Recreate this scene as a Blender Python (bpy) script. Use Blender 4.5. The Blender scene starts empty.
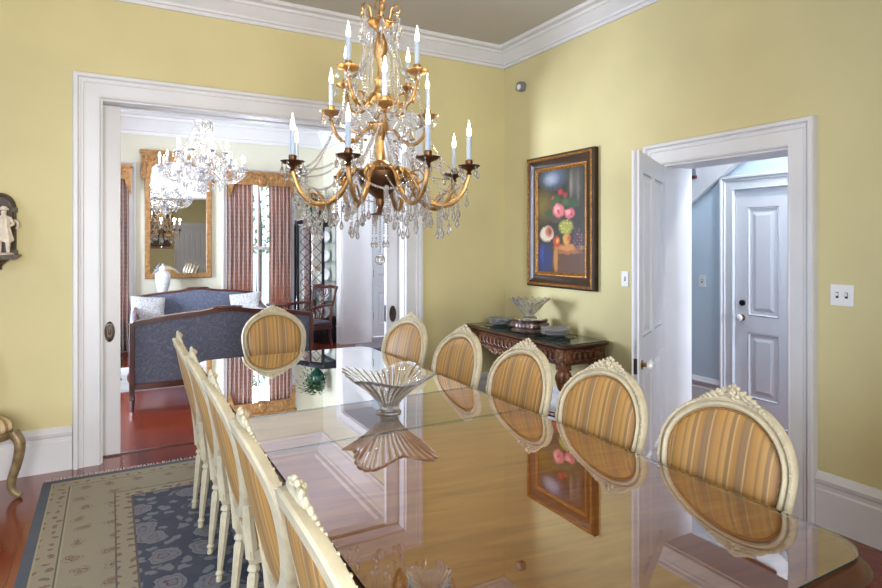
import bpy, math, random
from math import sin, cos, pi, radians, sqrt
from mathutils import Vector, Matrix
random.seed(7)
C = bpy.context.scene.collection
CEIL = 3.45

# ------------------------------------------------------------------ mesh helpers
class MB:
    def __init__(s): s.v = []; s.f = []
    def add(s, vs, fs, M=None):
        o = len(s.v)
        if M is not None: vs = [tuple(M @ Vector(p)) for p in vs]
        s.v += [tuple(p) for p in vs]; s.f += [tuple(i + o for i in f) for f in fs]
        return s
    def box(s, x0, x1, y0, y1, z0, z1, M=None):
        vs = [(x0,y0,z0),(x1,y0,z0),(x1,y1,z0),(x0,y1,z0),(x0,y0,z1),(x1,y0,z1),(x1,y1,z1),(x0,y1,z1)]
        return s.add(vs, [(0,3,2,1),(4,5,6,7),(0,1,5,4),(1,2,6,5),(2,3,7,6),(3,0,4,7)], M)
    def tube(s, pts, r, n=8, closed=False, M=None, flat=1.0):
        pts = [Vector(p) for p in pts]; N = len(pts)
        if not hasattr(r, '__len__'): r = [r] * N
        vs = []; up = None
        for i, p in enumerate(pts):
            if closed: t = pts[(i+1) % N] - pts[i-1]
            else: t = pts[min(i+1, N-1)] - pts[max(i-1, 0)]
            if t.length < 1e-9: t = Vector((0,0,1))
            t.normalize()
            if up is None: up = Vector((0,0,1)) if abs(t.z) < .9 else Vector((1,0,0))
            a = t.cross(up)
            if a.length < 1e-6: a = t.orthogonal()
            a.normalize(); b = a.cross(t).normalized(); up = b
            for k in range(n):
                q = 2*pi*k/n
                vs.append(p + a*(cos(q)*r[i]) + b*(sin(q)*r[i]*flat))
        fs = []
        for i in range(N if closed else N-1):
            j = (i+1) % N
            for k in range(n):
                l = (k+1) % n
                fs.append((i*n+k, i*n+l, j*n+l, j*n+k))
        if not closed:
            fs.append(tuple(range(n-1, -1, -1))); fs.append(tuple((N-1)*n+k for k in range(n)))
        return s.add(vs, fs, M)
    def lathe(s, prof, n=20, c=(0,0,0), M=None, flute=0, fa=.0):
        vs = []; N = len(prof)
        for r, z in prof:
            for k in range(n):
                q = 2*pi*k/n
                rr = max(r, 1e-4) * (1 + (fa*cos(flute*q) if flute else 0))
                vs.append((c[0]+rr*cos(q), c[1]+rr*sin(q), c[2]+z))
        fs = []
        for i in range(N-1):
            for k in range(n):
                l = (k+1) % n
                fs.append((i*n+k, i*n+l, (i+1)*n+l, (i+1)*n+k))
        fs.append(tuple(range(n-1, -1, -1))); fs.append(tuple((N-1)*n+k for k in range(n)))
        return s.add(vs, fs, M)
    def ell(s, c, r, nu=8, nv=5, M=None, rot=None):
        if not hasattr(r, '__len__'): r = (r, r, r)
        vs = [(0,0,-1)]
        for i in range(1, nv):
            a = -pi/2 + pi*i/nv
            for k in range(nu):
                q = 2*pi*k/nu
                vs.append((cos(a)*cos(q), cos(a)*sin(q), sin(a)))
        vs.append((0,0,1))
        T = Matrix.Diagonal((r[0], r[1], r[2], 1))
        if rot is not None: T = rot.to_4x4() @ T
        T = Matrix.Translation(c) @ T
        if M is not None: T = M @ T
        fs = [(0, 1+(k+1) % nu, 1+k) for k in range(nu)]
        for i in range(nv-2):
            for k in range(nu):
                l = (k+1) % nu
                fs.append((1+i*nu+k, 1+i*nu+l, 1+(i+1)*nu+l, 1+(i+1)*nu+k))
        L = len(vs)-1
        fs += [(L, L-nu+k, L-nu+(k+1) % nu) for k in range(nu)]
        return s.add(vs, fs, T)
    def prism(s, poly, plane, a, b, M=None):
        n = len(poly)
        def P(u, v, w):
            return {'XZ': (u, w, v), 'YZ': (w, u, v), 'XY': (u, v, w)}[plane]
        vs = [P(u, v, a) for u, v in poly] + [P(u, v, b) for u, v in poly]
        fs = [tuple(range(n-1, -1, -1)), tuple(range(n, 2*n))]
        fs += [(i, (i+1) % n, n+(i+1) % n, n+i) for i in range(n)]
        return s.add(vs, fs, M)
    def run(s, prof, p0, p1, nrm):
        # profile (out, z) swept from p0 to p1; nrm points into the room
        vs = []
        for p in (p0, p1):
            for h, z in prof: vs.append((p[0]+nrm[0]*h, p[1]+nrm[1]*h, z))
        n = len(prof)
        fs = [tuple(range(n)), tuple(range(2*n-1, n-1, -1))]
        fs += [(i, n+i, n+(i+1) % n, (i+1) % n) for i in range(n)]
        return s.add(vs, fs)
    def casing(s, plane, a0, a1, zt, face, sg, prof, z0=0.0):
        vs = []; n = len(prof)
        for (ax, da, zz, dz) in ((a0,-1,z0,0),(a0,-1,zt,1),(a1,1,zt,1),(a1,1,z0,0)):
            for d, h in prof:
                a = ax + da*d; z = zz + dz*d; w = face + sg*h
                vs.append((a, w, z) if plane == 'Y' else (w, a, z))
        fs = []
        for k in range(3):
            for i in range(n):
                j = (i+1) % n
                fs.append((k*n+i, (k+1)*n+i, (k+1)*n+j, k*n+j))
        fs.append(tuple(range(n))); fs.append(tuple(range(4*n-1, 3*n-1, -1)))
        return s.add(vs, fs)
    def build(s, name, mat, parent=None, loc=None, rz=0, bevel=0, ang=38, smooth=True, subsurf=0):
        me = bpy.data.meshes.new(name)
        me.from_pydata(s.v, [], s.f); me.validate()
        import bmesh
        bm = bmesh.new(); bm.from_mesh(me)
        bmesh.ops.recalc_face_normals(bm, faces=bm.faces)
        bm.to_mesh(me); bm.free()
        if smooth:
            me.shade_smooth()
            me.set_sharp_from_angle(angle=radians(ang))
        o = bpy.data.objects.new(name, me); C.objects.link(o)
        me.materials.append(mat)
        if parent is not None: o.parent = parent
        if loc is not None: o.location = loc
        o.rotation_euler = (0, 0, rz)
        if bevel:
            b = o.modifiers.new('Bevel', 'BEVEL'); b.width = bevel; b.segments = 2
            b.limit_method = 'ANGLE'; b.angle_limit = radians(35)
        if subsurf:
            b = o.modifiers.new('Sub', 'SUBSURF'); b.levels = subsurf; b.render_levels = subsurf
        return o

def tag(o, label, cat, group=None, kind=None):
    o['label'] = label; o['category'] = cat
    if group: o['group'] = group
    if kind: o['kind'] = kind
    return o
def thing(name, label, cat, loc=(0,0,0), rz=0, group=None):
    o = bpy.data.objects.new(name, None); C.objects.link(o)
    o.location = loc; o.rotation_euler = (0,0,rz); o.empty_display_size = .1
    return tag(o, label, cat, group)
def struct(o):
    o['kind'] = 'structure'; return o
def copy_tree(o, parent=None):
    c = o.copy(); C.objects.link(c); c.parent = parent
    for ch in o.children: copy_tree(ch, c)
    return c
def dup(root, label, loc, rz=0, group=None):
    kids = list(root.children)
    c = root.copy(); C.objects.link(c); c.parent = None
    for ch in kids: copy_tree(ch, c)
    c.location = loc; c.rotation_euler = (0,0,rz); c['label'] = label
    if group: c['group'] = group
    return c

# ------------------------------------------------------------------ materials
class NT:
    def __init__(s, name):
        s.m = bpy.data.materials.new(name); s.m.use_nodes = True
        s.t = s.m.node_tree; s.t.nodes.clear()
        s.out = s.t.nodes.new('ShaderNodeOutputMaterial')
    def n(s, typ, ins=None, **kw):
        nd = s.t.nodes.new(typ)
        for k, v in kw.items(): setattr(nd, k, v)
        if ins:
            for k, v in ins.items(): s.set(nd.inputs[k], v)
        return nd
    def set(s, sock, v):
        if isinstance(v, bpy.types.NodeSocket): s.t.links.new(v, sock)
        else: sock.default_value = v
    def math(s, op, a, b=0.0, c=None, clamp=False):
        nd = s.t.nodes.new('ShaderNodeMath'); nd.operation = op; nd.use_clamp = clamp
        s.set(nd.inputs[0], a); s.set(nd.inputs[1], b)
        if c is not None: s.set(nd.inputs[2], c)
        return nd.outputs[0]
    def mix(s, fac, a, b, blend='MIX'):
        nd = s.t.nodes.new('ShaderNodeMix'); nd.data_type = 'RGBA'; nd.blend_type = blend
        s.set(nd.inputs[0], fac); s.set(nd.inputs[6], a); s.set(nd.inputs[7], b)
        return nd.outputs[2]
    def ramp(s, fac, stops, interp='LINEAR'):
        nd = s.t.nodes.new('ShaderNodeValToRGB'); cr = nd.color_ramp; cr.interpolation = interp
        while len(cr.elements) < len(stops): cr.elements.new(.5)
        for e, (p, c) in zip(cr.elements, stops):
            e.position = p; e.color = c
        s.set(nd.inputs[0], fac); return nd.outputs[0]
    def coord(s): return s.n('ShaderNodeTexCoord').outputs['Object']
    def sep(s, v):
        nd = s.n('ShaderNodeSeparateXYZ', {0: v}); return nd.outputs
    def comb(s, x=0.0, y=0.0, z=0.0): return s.n('ShaderNodeCombineXYZ', {0: x, 1: y, 2: z}).outputs[0]
    def noise(s, vec, scale, detail=3, rough=.5, dist=0.0):
        nd = s.n('ShaderNodeTexNoise', {'Vector': vec, 'Scale': scale, 'Detail': detail, 'Roughness': rough, 'Distortion': dist})
        return nd.outputs[0]
    def vor(s, vec, scale, rnd=1.0, out='Distance', dim='3D'):
        nd = s.n('ShaderNodeTexVoronoi', voronoi_dimensions=dim)
        s.set(nd.inputs['Vector'], vec); s.set(nd.inputs['Scale'], scale); s.set(nd.inputs['Randomness'], rnd)
        return nd.outputs[out]
    def bump(s, h, strength=.3, dist=.01):
        return s.n('ShaderNodeBump', {'Height': h, 'Strength': strength, 'Distance': dist}).outputs[0]
    def bsdf(s, col, rough=.5, metal=0.0, normal=None, **kw):
        nd = s.n('ShaderNodeBsdfPrincipled')
        s.set(nd.inputs['Base Color'], col); s.set(nd.inputs['Roughness'], rough); s.set(nd.inputs['Metallic'], metal)
        if normal is not None: s.set(nd.inputs['Normal'], normal)
        for k, v in kw.items(): s.set(nd.inputs[k.replace('_', ' ')], v)
        s.t.links.new(nd.outputs[0], s.out.inputs[0]); return nd
def lin(c):
    c = c/255.0
    return c/12.92 if c <= .04045 else ((c+.055)/1.055)**2.4
def rgb(r, g, b): return (lin(r), lin(g), lin(b), 1.0)
M = {}
def simple(key, col, rough=.5, metal=0.0, nscale=0, namp=.12, bump=0, bscale=80, **kw):
    t = NT(key); co = t.coord(); c = col
    if nscale:
        nz = t.noise(co, nscale, 4)
        dark = tuple(x*(1-namp*2) for x in col[:3]) + (1,)
        lite = tuple(min(1, x*(1+namp)) for x in col[:3]) + (1,)
        c = t.ramp(nz, [(.3, dark), (.7, lite)])
    nrm = t.bump(t.noise(co, bscale, 3), bump, .004) if bump else None
    t.bsdf(c, rough, metal, nrm, **kw)
    M[key] = t.m; return t.m

simple('wall_yellow', rgb(208,196,146), .75, nscale=1.3, namp=.04, bump=.08, bscale=140)
simple('wall_pale', rgb(206,204,186), .75, nscale=1.5, namp=.03)
simple('wall_hall', rgb(196,211,222), .75, nscale=1.5, namp=.03)
simple('trim_white', rgb(214,213,214), .38, nscale=3, namp=.03)
simple('door_white', rgb(212,211,214), .35, nscale=3, namp=.02)
simple('ceiling_paint', rgb(188,184,176), .9, nscale=1.0, namp=.03, bump=.1, bscale=60)
simple('ceiling_white', rgb(228,228,236), .9)
simple('chair_paint', rgb(196,184,154), .42, nscale=24, namp=.07, bump=.1, bscale=140)
simple('gold', rgb(168,132,84), .36, .85, nscale=30, namp=.18, bump=.3, bscale=90)
simple('bronze', rgb(96,66,42), .36, .85, nscale=20, namp=.2)
simple('candle_white', rgb(150,162,178), .5)
simple('dark_wood', rgb(78,42,24), .32, nscale=9, namp=.3, bump=.15, bscale=60)
simple('carved_wood', rgb(124,80,48), .34, nscale=25, namp=.35, bump=.5, bscale=110)
simple('mahogany', rgb(80,36,28), .3, nscale=8, namp=.25)
simple('black_lacquer', rgb(22,22,28), .22)
simple('black_iron', rgb(24,22,22), .35, .6)
simple('porcelain', rgb(228,228,232), .15)
simple('jar_glaze', rgb(222,224,230), .2, nscale=30, namp=.12)
simple('plastic', rgb(225,225,225), .4)
simple('pewter', rgb(140,122,118), .3, .9, nscale=40, namp=.3, bump=.7, bscale=90)
simple('pewter_grey', rgb(120,118,122), .5)
simple('silver', rgb(200,200,205), .2, .95)
simple('green_glaze', rgb(24,66,52), .18)
simple('gilt_wood', rgb(158,116,70), .42, .35, nscale=22, namp=.25, bump=.6, bscale=70)
simple('frame_gold', rgb(170,118,58), .35, .6, nscale=60, namp=.3, bump=.8, bscale=160)
simple('frame_dark', rgb(52,28,16), .3, nscale=8, namp=.3)
simple('marble_white', rgb(220,205,185), .5, nscale=40, namp=.08)
simple('niche_wood', rgb(74,56,36), .5, nscale=30, namp=.3, bump=.5, bscale=120)
simple('brass', rgb(170,130,60), .25, .95)
simple('aged_brass', rgb(70,60,52), .35, .8)
simple('fringe', rgb(206,200,188), .9)
simple('rug_pale', rgb(205,205,205), .95, nscale=5, namp=.12, bump=.4, bscale=200)
simple('foliage', rgb(58,92,58), .5, nscale=12, namp=.3)
simple('shrub', rgb(120,150,105), .6, nscale=2, namp=.4)
simple('bark', rgb(70,52,40), .8)
simple('grass', rgb(196,200,200), .9, nscale=3, namp=.1)
simple('cream_fabric', rgb(200,205,215), .8, nscale=30, namp=.1)
simple('leather', rgb(72,66,78), .45)
simple('threshold', rgb(70,38,24), .4)
simple('tray_glass', rgb(36,52,46), .06)

def emis(key, col, st):
    t = NT(key); e = t.n('ShaderNodeEmission', {'Color': col, 'Strength': st})
    t.t.links.new(e.outputs[0], t.out.inputs[0]); M[key] = t.m
emis('bulb', (1, .88, .68, 1), 12)

def glass(key, ior=1.5, tint=(1,1,1,1), rough=0.0):
    t = NT(key)
    t.bsdf(tint, rough, 0, None, IOR=ior, Transmission_Weight=1.0); M[key] = t.m
def sparkle(key, ior, k):
    t = NT(key); g = t.n('ShaderNodeBsdfGlass', {'IOR': ior, 'Roughness': 0.0, 'Color': (1,1,1,1)})
    d = t.n('ShaderNodeBsdfTranslucent', {'Color': (.95,.96,1,1)}); d2 = t.n('ShaderNodeBsdfDiffuse', {'Color': (.92,.93,.97,1)})
    a = t.n('ShaderNodeMixShader', {0: .5, 1: d.outputs[0], 2: d2.outputs[0]})
    m_ = t.n('ShaderNodeMixShader', {0: k, 1: g.outputs[0], 2: a.outputs[0]})
    t.t.links.new(m_.outputs[0], t.out.inputs[0]); M[key] = t.m
sparkle('crystal', 1.62, .13); sparkle('bowl_glass', 1.5, .05); sparkle('pressed_glass', 1.5, .35)
def thin(key, base=.04, k=1.0, tint=(.96,.98,.97,1), ior=1.5):
    t = NT(key)
    fr = t.n('ShaderNodeFresnel', {'IOR': ior}).outputs[0]
    fac = t.math('MULTIPLY_ADD', fr, k, base, clamp=True)
    tr = t.n('ShaderNodeBsdfTransparent', {'Color': tint}); gl = t.n('ShaderNodeBsdfGlossy', {'Roughness': 0.0, 'Color': (1,1,1,1)})
    mx = t.n('ShaderNodeMixShader', {0: fac, 1: tr.outputs[0], 2: gl.outputs[0]})
    t.t.links.new(mx.outputs[0], t.out.inputs[0]); M[key] = t.m
thin('window_glass', 0, .8, (.97,.98,1,1)); thin('table_glass', .0, 2.35, (.99,.99,.99,1), 1.52)
simple('glass_edge', rgb(22,36,30), .2)
t = NT('mirror'); t.bsdf((.93,.94,.95,1), 0.0, 1.0); M['mirror'] = t.m

# pine floor: boards run along Y
t = NT('pine_floor'); co = t.coord(); sx = t.sep(co)
br = t.n('ShaderNodeTexBrick', {'Vector': t.comb(sx[1], sx[0]), 'Color1': rgb(126,54,28), 'Color2': rgb(92,36,20), 'Mortar': rgb(34,12,8),
     'Scale': 1.0, 'Mortar Size': .0018, 'Brick Width': 2.7, 'Row Height': .083, 'Bias': 0.0})
br.offset = .37
gr = t.noise(t.comb(t.math('MULTIPLY', sx[0], 60), t.math('MULTIPLY', sx[1], 3)), 1.0, 4)
col = t.mix(t.math('MULTIPLY', gr, .55), br.outputs[0], rgb(150,62,32))
big = t.noise(co, .9, 2)
col = t.mix(t.math('MULTIPLY', big, .35), col, rgb(96,30,18))
t.bsdf(col, .2, 0, t.bump(t.math('SUBTRACT', gr, t.math('MULTIPLY', br.outputs[1], 3)), .12, .003), Coat_Weight=.4, Coat_Roughness=.12)
M['pine_floor'] = t.m
# satinwood table: grain runs across, veneer leaves along Y
t = NT('table_wood'); co = t.coord(); sx = t.sep(co)
gr = t.noise(t.comb(t.math('MULTIPLY', sx[0], 2.2), t.math('ADD', t.math('MULTIPLY', sx[1], 16), t.math('MULTIPLY', sx[0], 2.6))), 1.0, 5, .6, .6)
gr2 = t.noise(t.comb(t.math('MULTIPLY', sx[0], 7), t.math('MULTIPLY', sx[1], 95)), 1.0, 3)
col = t.ramp(gr, [(.25, rgb(196,114,44)), (.5, rgb(240,154,68)), (.75, rgb(255,190,104))])
col = t.mix(t.math('MULTIPLY', gr2, .35), col, rgb(196,116,44))
t.bsdf(col, .35, 0, None, Coat_Weight=.2, Coat_Roughness=.04); M['table_wood'] = t.m
t = NT('table_edge_wood'); co = t.coord()
t.bsdf(t.ramp(t.noise(co, 12, 4), [(.3, rgb(50,22,13)), (.7, rgb(78,38,22))]), .32, 0, None, Coat_Weight=.15, Coat_Roughness=.1); M['table_edge_wood'] = t.m

# striped silk of the dining chairs
def stripes(key, axis, freq, cols, offs=0.0):
    t = NT(key); co = t.coord(); s = t.sep(co)
    x = t.math('ADD', t.math('MULTIPLY', s[axis], freq), offs)
    fr = t.math('FRACT', x)
    col = t.ramp(fr, cols, 'LINEAR')
    # slubs of the silk run across the stripe
    oz = s[2]
    sl = t.noise(t.comb(t.math('MULTIPLY', s[axis], 60), t.math('MULTIPLY', oz, 420), t.math('MULTIPLY', s[1-axis], 420)), 1.0, 2)
    fine = t.noise(t.comb(t.math('MULTIPLY', s[axis], 260), 0.0, 0.0), 1.0, 2)
    col = t.mix(t.math('MULTIPLY', sl, .35), col, rgb(120,80,36))
    col = t.mix(t.math('MULTIPLY', fine, .30), col, rgb(232,196,128))
    t.bsdf(col, .42, 0, t.bump(sl, .25, .002)); M[key] = t.m
gold_cols = [(0, rgb(176,126,58)), (.10, rgb(190,144,76)), (.14, rgb(118,84,50)), (.22, rgb(128,94,60)), (.25, rgb(200,164,106)), (.29, rgb(164,114,52)),
             (.40, rgb(154,102,42)), (.44, rgb(112,84,60)), (.60, rgb(124,94,68)), (.63, rgb(196,162,112)), (.67, rgb(128,90,48)), (.76, rgb(164,114,50)), (.9, rgb(182,130,60)), (.95, rgb(116,84,52)), (1, rgb(176,126,58))]
stripes('silk', 1, 7.2, gold_cols)
stripes('stripe_red', 0, 22, [(0, rgb(222,206,170)), (.38, rgb(226,212,180)), (.42, rgb(150,96,44)), (.8, rgb(160,104,50)), (.84, rgb(222,206,170)), (1, rgb(222,206,170))])
simple('gimp', rgb(158,112,52), .6, nscale=200, namp=.3)
# blue damask
def damask(key, a, b, sc):
    t = NT(key); co = t.coord()
    w = t.noise(co, sc*.35, 2)
    vv = t.n('ShaderNodeVectorMath', {0: co, 1: t.comb(w, w, w)}, operation='ADD').outputs[0]
    d = t.vor(vv, sc, .35); w2 = t.math('FRACT', t.math('MULTIPLY', d, 3.2))
    col = t.ramp(w2, [(.3, a), (.5, b), (.8, a)])
    t.bsdf(col, .7, 0, t.bump(w2, .15, .002), Sheen_Weight=.3); M[key] = t.m
damask('blue_damask', rgb(80,86,106), rgb(102,108,128), 9)
damask('pillow_cloth', rgb(196,196,196), rgb(120,128,140), 14)
# curtains: thin cloth lets the daylight through
t = NT('curtain_cloth'); co = t.coord(); s = t.sep(co)
d = t.vor(t.comb(s[0], t.math('MULTIPLY', s[2], 1.0)), 16, .1)
col = t.ramp(d, [(.2, rgb(176,162,154)), (.4, rgb(158,142,138)), (.6, rgb(154,136,132))])
df = t.n('ShaderNodeBsdfDiffuse', {'Color': col}); tl = t.n('ShaderNodeBsdfTranslucent', {'Color': rgb(215,150,105)})
mx = t.n('ShaderNodeMixShader', {0: .25, 1: df.outputs[0], 2: tl.outputs[0]})
t.t.links.new(mx.outputs[0], t.out.inputs[0]); M['curtain_cloth'] = t.m

# oriental rug
RHX, RHY = 1.52, 2.42
t = NT('oriental_rug'); co = t.coord(); s = t.sep(co)
ax = t.math('ABSOLUTE', s[0]); ay = t.math('ABSOLUTE', s[1])
d = t.math('MINIMUM', t.math('SUBTRACT', RHX, ax), t.math('SUBTRACT', RHY, ay))
wob = t.noise(co, 14, 3)
wv = t.n('ShaderNodeVectorMath', {0: co, 1: t.comb(t.math('MULTIPLY', wob, .10), t.math('MULTIPLY', t.noise(co, 11, 3), .10), 0.0)}, operation='ADD').outputs[0]
# main border flowers
v1 = t.vor(wv, 6.3, .35, dim='2D')
main_b = t.ramp(v1, [(.0, rgb(126,84,64)), (.07, rgb(158,124,96)), (.11, rgb(84,76,70)), (.15, rgb(150,136,108)), (.22, rgb(116,108,92)), (.24, rgb(152,140,112)), (1, rgb(146,134,108))], 'CONSTANT')
v2 = t.vor(wv, 14, .2, dim='2D')
small_b = t.ramp(v2, [(.0, rgb(132,88,68)), (.14, rgb(104,94,80)), (.22, rgb(156,142,114)), (1, rgb(150,138,110))], 'CONSTANT')
v3 = t.vor(wv, 4.1, .8, dim='2D'); v4 = t.vor(wv, 11, .9, dim='2D')
f1 = t.ramp(v3, [(.0, rgb(106,108,120)), (.09, rgb(96,58,56)), (.12, rgb(118,116,122)), (.2, rgb(84,80,92)), (.22, rgb(112,114,124)), (.30, rgb(32,42,70)), (1, rgb(28,38,68))], 'CONSTANT')
f2m = t.ramp(v4, [(.0, (1,1,1,1)), (.25, (1,1,1,1)), (.31, (0,0,0,1))])
f2ok = t.ramp(v3, [(.36, (0,0,0,1)), (.4, (1,1,1,1))])
field = t.mix(t.math('MULTIPLY', f2m, f2ok), f1, rgb(112,116,122))
col = t.ramp(d, [(0, rgb(66,74,88)), (.045, rgb(66,74,88)), (.05, rgb(172,156,120))], 'CONSTANT')
def band(col, lo, hi, other):
    m = t.math('MULTIPLY', t.math('GREATER_THAN', d, lo), t.math('LESS_THAN', d, hi))
    return t.mix(m, col, other)
col = band(col, .06, .15, small_b); col = band(col, .15, .158, rgb(82,76,68)); col = band(col, .166, .40, main_b)
col = band(col, .40, .408, rgb(82,76,68)); col = band(col, .408, .49, small_b); col = band(col, .49, .50, rgb(82,66,58)); col = band(col, .5, 9, field)
pile = t.noise(co, 160, 2); fade = t.noise(co, 7, 4)
col = t.mix(t.math('MULTIPLY', t.noise(co, 34, 4, .7), .32), col, rgb(104,100,96)); col = t.mix(t.math('MULTIPLY', fade, .25), col, rgb(128,124,116))
t.bsdf(col, .95, 0, t.bump(pile, .5, .004)); M['oriental_rug'] = t.m

# ------------------------------------------------------------------ the rooms
XR, YB, XL, YF = 3.42, 4.80, -2.6, -2.0      # dining room inner faces
YB2, YN = 5.10, 9.60                         # back wall far face, next room far face
XN = 3.12                                    # next room right wall face
HX0, HX1 = 3.70, 4.87                        # hall
O0, O1, OT = -.06, 2.32, 2.575               # wide opening
D0, D1, DT = 1.98, 2.87, 2.11                # doorway in right wall
def wall(name, mat, boxes):
    m = MB()
    for b in boxes: m.box(*b)
    return struct(m.build(name, mat, smooth=False))
def hole(axis, f0, f1, a0, a1, holes, z1=CEIL):
    # slab wall between faces f0..f1 along a0..a1 with rectangular holes (h0,h1,zb,zt)
    out = []; cur = a0
    def bx(p0, p1, q0, q1):
        if p1-p0 > 1e-4 and q1-q0 > 1e-4:
            out.append((p0,p1,f0,f1,q0,q1) if axis == 'Y' else (f0,f1,p0,p1,q0,q1))
    for h0, h1, zb, zt in sorted(holes):
        bx(cur, h0, 0, z1); bx(h0, h1, 0, zb); bx(h0, h1, zt, z1); cur = h1
    bx(cur, a1, 0, z1); return out
struct(MB().box(-3.0, 5.3, -2.4, 10.1, -.1, 0).build('floor', M['pine_floor'], smooth=False))
struct(MB().box(-2.6, XR, -2.0, YB, CEIL, CEIL+.1).build('ceiling', M['ceiling_paint'], smooth=False))
struct(MB().box(-2.6, 3.6, YB2, YN, CEIL, CEIL+.1).build('ceiling_next_room', M['ceiling_white'], smooth=False))
struct(MB().box(HX0, HX1, YF, 9.1, CEIL, CEIL+.1).build('ceiling_hall', M['ceiling_white'], smooth=False))
# wall between dining room and next room: two half-thick leaves with the pocket between them
wall('wall_back', M['wall_yellow'], hole('Y', YB, YB+.12, XL-.2, XR, [(O0, O1, 0, OT)]))
wall('wall_back_next_room', M['wall_pale'], hole('Y', YB+.19, YB2, XL-.2, XR+.28, [(O0, O1, 0, OT)]))
wall('wall_right', M['wall_yellow'], hole('X', XR, XR+.14, YF-.2, YB+.19, [(D0, D1, 0, DT)]))
wall('wall_hall_left', M['wall_hall'], hole('X', XR+.14, HX0, YF-.2, YB+.19, [(D0, D1, 0, DT)]))
wl = hole('X', XL-.2, XL, YF-.2, YB+.12, [(.2, 1.4, .45, 2.65), (2.4, 3.6, .45, 2.65)])
wall('wall_left', M['wall_yellow'], wl)
wall('wall_front', M['wall_yellow'], hole('Y', YF-.2, YF, XL-.2, XR, [(-1.7, -.5, .45, 2.65), (-.2, .8, .45, 2.65)]))  # second hole is added behind the camera to let fill light in
wall('wall_left_next_room', M['wall_pale'], hole('X', XL-.2, XL, YB+.12, YN, [(6.4, 7.6, .35, 2.62)]))
WN = [(-.72, .20, .35, 2.62), (1.62, 2.54, .35, 2.62)]
wall('wall_far', M['wall_pale'], hole('Y', YN, YN+.22, XL-.2, 3.7, WN))
wall('wall_right_next_room', M['wall_pale'], hole('X', XN, 3.6, YB2, YN, [(7.0, 8.67, 0, OT)]))
wall('wall_hall_right', M['wall_hall'], hole('X', HX1, HX1+.2, YF-.2, 9.3, [(2.42, 3.31, 0, 2.03)]))
wall('wall_hall_end', M['wall_hall'], hole('Y', 9.08, 9.3, 3.6, HX1, [(3.80, 4.66, 0, 2.3)]))
wall('wall_hall_front', M['wall_hall'], hole('Y', YF-.2, YF, XR, HX1, [(3.9, 4.7, .5, 2.5)]))

CAS = [(0,0),(0,.020),(.008,.026),(.018,.022),(.100,.022),(.106,.030),(.116,.031),(.122,.026),(.130,.028),(.138,.046),(.160,.046),(.166,.036),(.170,0)]
def scale_prof(p, k): return [(d*k, h) for d, h in p]
tr = lambda n: struct(n)
tr(MB().casing('Y', O0, O1, OT, YB, -1, CAS).build('trim_1', M['trim_white'], ang=20))
tr(MB().casing('Y', O0, O1, OT, YB2, 1, CAS).build('trim_2', M['trim_white'], ang=20))
C2 = scale_prof(CAS, .155/.17)
tr(MB().casing('X', D0, D1, DT, XR, -1, C2).build('trim_3', M['trim_white'], ang=20))
tr(MB().casing('X', D0, D1, DT, HX0, 1, C2).build('trim_4', M['trim_white'], ang=20))
C3 = scale_prof(CAS, .13/.17)
tr(MB().casing('X', 2.42, 3.31, 2.03, HX1, -1, C3).build('trim_5', M['trim_white'], ang=20))
tr(MB().casing('X', 7.0, 8.67, OT, XN, -1, scale_prof(CAS, .9)).build('trim_6', M['trim_white'], ang=20))
tr(MB().casing('Y', 3.80, 4.66, 2.3, 9.08, -1, scale_prof(CAS, .6)).build('trim_7', M['trim_white'], ang=20))
# linings of the openings
def lining(name, axis, a0, a1, zt, f0, f1, th=.012, slot=None):
    m = MB()
    segs = [(f0, f1)] if slot is None else [(f0, slot[0]), (slot[1], f1)]
    for g0, g1 in segs:
        for b in ((a0, a0+th, g0, g1, 0, zt-th), (a1-th, a1, g0, g1, 0, zt-th), (a0, a1, g0, g1, zt-th, zt)):
            m.box(b[0], b[1], b[2], b[3], b[4], b[5]) if axis == 'Y' else m.box(b[2], b[3], b[0], b[1], b[4], b[5])
    return struct(m.build(name, M['trim_white'], smooth=False))
lining('trim_8', 'Y', O0, O1, OT, YB, YB2, slot=(YB+.12, YB+.19))
lining('trim_9', 'X', D0, D1, DT, XR, HX0)
lining('trim_10', 'X', 7.0, 8.67, OT, XN, 3.6)
struct(MB().box(O0, O1, YB+.135, YB+.165, 0, .008).build('trim_11', M['threshold']))
# baseboards and crowns
BB = [(0,0),(.024,0),(.024,.20),(.019,.208),(.019,.232),(.028,.240),(.032,.262),(.024,.272),(.016,.292),(.010,.30),(0,.30)]
CR = [(0,-.165),(.018,-.165),(.022,-.14),(.036,-.135),(.042,-.12),(.10,-.055),(.115,-.05),(.12,-.03),(.165,-.025),(.175,-.01),(.175,0),(0,0)]
CRz = [(h, CEIL+z) for h, z in CR]
def runs(name, prof, segs, mat='trim_white'):
    m = MB()
    for p0, p1, n in segs: m.run(prof, p0, p1, n)
    return struct(m.build(name, M[mat], ang=18))
runs('baseboard_back', BB, [((XL,YB),(O0-.17,YB),(0,-1)), ((O1+.17,YB),(XR,YB),(0,-1))])
runs('baseboard_right', BB, [((XR,YF),(XR,D0-.155),(-1,0)), ((XR,D1+.155),(XR,YB),(-1,0))])
runs('baseboard_left', BB, [((XL,YF),(XL,YB),(1,0))])
runs('baseboard_front', BB, [((XL,YF),(XR,YF),(0,1))])
runs('baseboard_far', BB, [((XL,YN),(XN,YN),(0,-1)), ((XL,YB2),(XL,YN),(1,0)), ((XL,YB2),(O0-.17,YB2),(0,1)), ((O1+.17,YB2),(XN,YB2),(0,1)),
      ((XN,YB2),(XN,6.84),(-1,0)), ((XN,8.83),(XN,YN),(-1,0))])
runs('baseboard_hall', BB, [((HX1,YF),(HX1,2.29),(-1,0)), ((HX1,3.44),(HX1,9.08),(-1,0)), ((HX0,YF),(HX0,D0-.155),(1,0)), ((HX0,D1+.155),(HX0,YB),(1,0))])
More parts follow.
